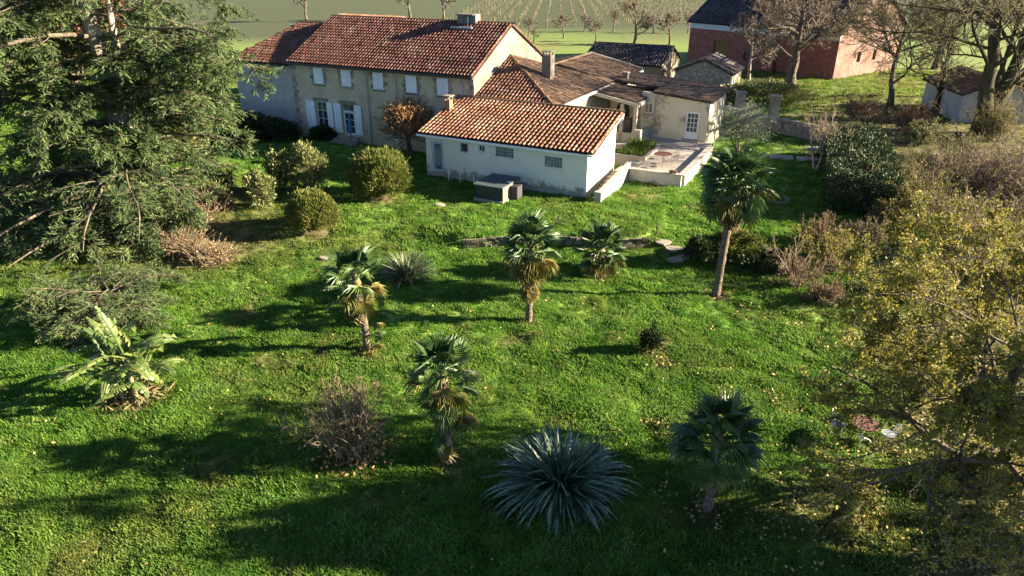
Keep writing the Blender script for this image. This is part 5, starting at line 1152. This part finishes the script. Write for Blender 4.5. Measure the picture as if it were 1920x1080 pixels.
def round_table(name, label, loc, r0, mat, leg_mat, group=None):
    r = thing(name, label, 'table', loc)
    g = MB(); g.prism([(r0 * math.cos(a), r0 * math.sin(a), .70) for a in np.linspace(0, 2 * math.pi, 20, endpoint=False)], (0, 0, .03)); g.build('table_top', mat, r)
    g = MB(); g.tube([(0, 0, 0), (0, 0, .7)], .03, 7); g.build('pedestal', leg_mat, r)
    for a in (0, 2.1, 4.2):
        g = MB(); g.tube([(0, 0, .2), (.25 * math.cos(a), .25 * math.sin(a), .1), (.33 * math.cos(a), .33 * math.sin(a), 0)], .016, 5); g.build('leg', leg_mat, r)
    return r
M_IRON = material('worn_iron', [(.20, .16, .14), (.34, .29, .26)], 6, .8)
M_TOP = material('mosaic_top', [(.12, .05, .04), (.22, .10, .07)], 12, .7)
tw = W(12.75, 2.6, .522)
round_table('garden_table', 'round mosaic topped iron table on the raised terrace', tw, .55, M_TOP, M_IRON)
for k, (a, lb) in enumerate(((.3, 'iron chair between terrace table and the terrace right wall'), (1.8, 'iron chair on the house side of the terrace table'), (3.4, 'iron chair between terrace table and planted bed'), (4.7, 'iron chair between terrace table and the terrace front wall'), (5.6, 'iron chair facing the front corner of the raised terrace'))):
    wire_chair('garden_chair', lb, tw + Vector((math.cos(a) * .85, math.sin(a) * .85, 0)), a + math.pi, M_IRON, 'iron chairs round the terrace table')
M_TERRACOTTA = material('terracotta', [(.10, .05, .04), (.18, .09, .07)], 5, .8)
for k, u in enumerate((14.0, 14.25)):
    m = MB(); m.tube([(0, 0, 0), (0, 0, .16), (0, 0, .18)], [.1, .14, .15], 12); o = m.build('flower_pot', M_TERRACOTTA); o.location = W(u, .03, .772); tag(o, 'small dark flower pot on the terrace front wall', 'pot', 'pots on the terrace wall')
g = thing('porch_bench', 'pale wooden slatted bench under the porch roof', 'bench', W(7.6, 7.95, .62), HA)
for k in range(4): q = MB(); q.box(-.5, -.2 + k * .1, .42, .5, -.12 + k * .1, .45); q.build('seat_slat', M_WING, g)
for k in range(6): q = MB(); q.box(-.48 + k * .18, .2, .45, -.42 + k * .18, .23, .85); q.build('back_slat', M_WING, g)
for sx in (-.46, .42):
    for sy in (-.18, .19): q = MB(); q.box(sx, sy, 0, sx + .05, sy + .05, .42); q.build('leg', M_WING, g)
q = MB(); q.box(-.5, .195, .851, .5, .24, .91); q.build('top_rail', M_WING, g)

tp = at(1612, 832)
round_table('garden_table', 'small round red brown table on the lawn under the yellow tree', tp, .42, M_TERRACOTTA, M_FRAME)
wire_chair('garden_chair', 'pale wire chair on the lawn side of the red brown table', tp + Vector((-.62, .35, 0)), -.5, M_GUTTER, 'pale wire chairs under the yellow tree')
wire_chair('garden_chair', 'pale wire chair between red brown table and yellow tree', tp + Vector((.7, -.15, 0)), 2.9, M_GUTTER, 'pale wire chairs under the yellow tree')

# ------------------------------------------------------------------ parasol, barbecue, fire ring, paving
M_BLUE = material('blue_canvas', [(.05, .12, .26), (.10, .20, .38)], 4, .8, .2)
h = thing('closed_parasol', 'closed blue garden parasol in front of the farmhouse door', 'parasol', W(-10.2, -1.0))
g = MB(); g.tube([(0, 0, 0), (0, 0, 2.5)], .025, 7); g.build('pole', M_TIMBER, h)
g = MB(); V = []
for i, (z, r0) in enumerate(((.95, .17), (1.3, .15), (1.8, .10), (2.2, .06), (2.45, .02))):
    for k in range(12): q = k * math.pi / 6; rr = r0 * (1.15 if k % 2 else .8); V.append((rr * math.cos(q), rr * math.sin(q), z))
g.add(V, [(i * 12 + k, i * 12 + (k + 1) % 12, (i + 1) * 12 + (k + 1) % 12, (i + 1) * 12 + k) for i in range(4) for k in range(12)]); g.build('canopy', M_BLUE, h)
g = MB(); g.tube([(0, 0, -.02), (0, 0, .08), (0, 0, .1)], [.25, .25, .1], 12); g.build('base', M_CONC, h)
h = thing('kettle_barbecue', 'black kettle barbecue standing behind the smallest laurel', 'barbecue', at(484, 362))
g = MB(); g.tube([(0, 0, .72), (0, 0, .76), (0, 0, .88), (0, 0, 1.0)], [.12, .24, .32, .33], 14); g.build('bowl', M_DARKMETAL, h, True)
g = MB(); g.tube([(0, 0, 1.003), (0, 0, 1.15), (0, 0, 1.25), (0, 0, 1.29)], [.335, .29, .17, .04], 14); l_ = g.build('lid', M_DARKMETAL, h, True)
g = MB(); g.tube([(-.07, 0, 1.28), (-.05, 0, 1.34), (.05, 0, 1.34), (.07, 0, 1.28)], .015, 5); g.build('lid_handle', M_GUTTER, l_)
for a in (0, 2.1, 4.2): g = MB(); g.tube([(.18 * math.cos(a), .18 * math.sin(a), .8), (.32 * math.cos(a), .32 * math.sin(a), 0)], .018, 6); g.build('leg', M_GUTTER, h)
h = thing('fire_ring', 'low round stone fire ring on the grass right of the tallest palm', 'fire pit', at(1450, 374))
for k in range(16):
    a = k * math.pi / 8; add_obj('stone', mk[k % 6], h, (.8 * math.cos(a), .8 * math.sin(a), .1), (0, 0, a + math.pi / 2), sc=(.32, .25, .28))
g = MB(); g.prism([(.68 * math.cos(a), .68 * math.sin(a), .02) for a in np.linspace(0, 2 * math.pi, 16, endpoint=False)], (0, 0, .05)); g.build('ash_bed', M_DARKMETAL, h)
h = tag(bpy.data.objects.new('stone_path', None), kind='structure'); COL.objects.link(h); h.location = (19.8, 48.6, 0)
for k, (x, y, w, l) in enumerate(((17.6, 49.3, 1.5, .8), (19.2, 48.6, 1.6, .9), (20.9, 48.0, 1.6, 1.0), (22.4, 47.6, 1.3, 1.0))):
    g = MB((19.8, 48.6, 0)); g.obox((x, y, .05), Vector((.93, -.3, 0)) * w / 2, Vector((.3, .93, 0)) * l / 2, (0, 0, .06)); g.build('paving_slab', M_CONC, h)
m = MB(); m.obox((0, 0, .35), (1.1, -.2, 0), (.1, .45, 0), (0, 0, .12)); m.obox((-.7, .1, .12), (.15, 0, 0), (0, .3, 0), (0, 0, .11)); m.obox((.7, -.1, .12), (.15, 0, 0), (0, .3, 0), (0, 0, .11))
b = thing('stone_bench', 'pale stone bench on the paving behind the small bare tree', 'bench', Vector((22.3, 49.4, 0)))
for nm, bb_ in (('seat', ((0, 0, .42), (1.0, -.2, 0), (.1, .35, 0), (0, 0, .07))), ('leg', ((-.65, .1, .17), (.12, 0, 0), (0, .28, 0), (0, 0, .178))), ('leg', ((.65, -.1, .17), (.12, 0, 0), (0, .28, 0), (0, 0, .178)))):
    m = MB(); m.obox(*bb_); m.build(nm, M_TERR, b)
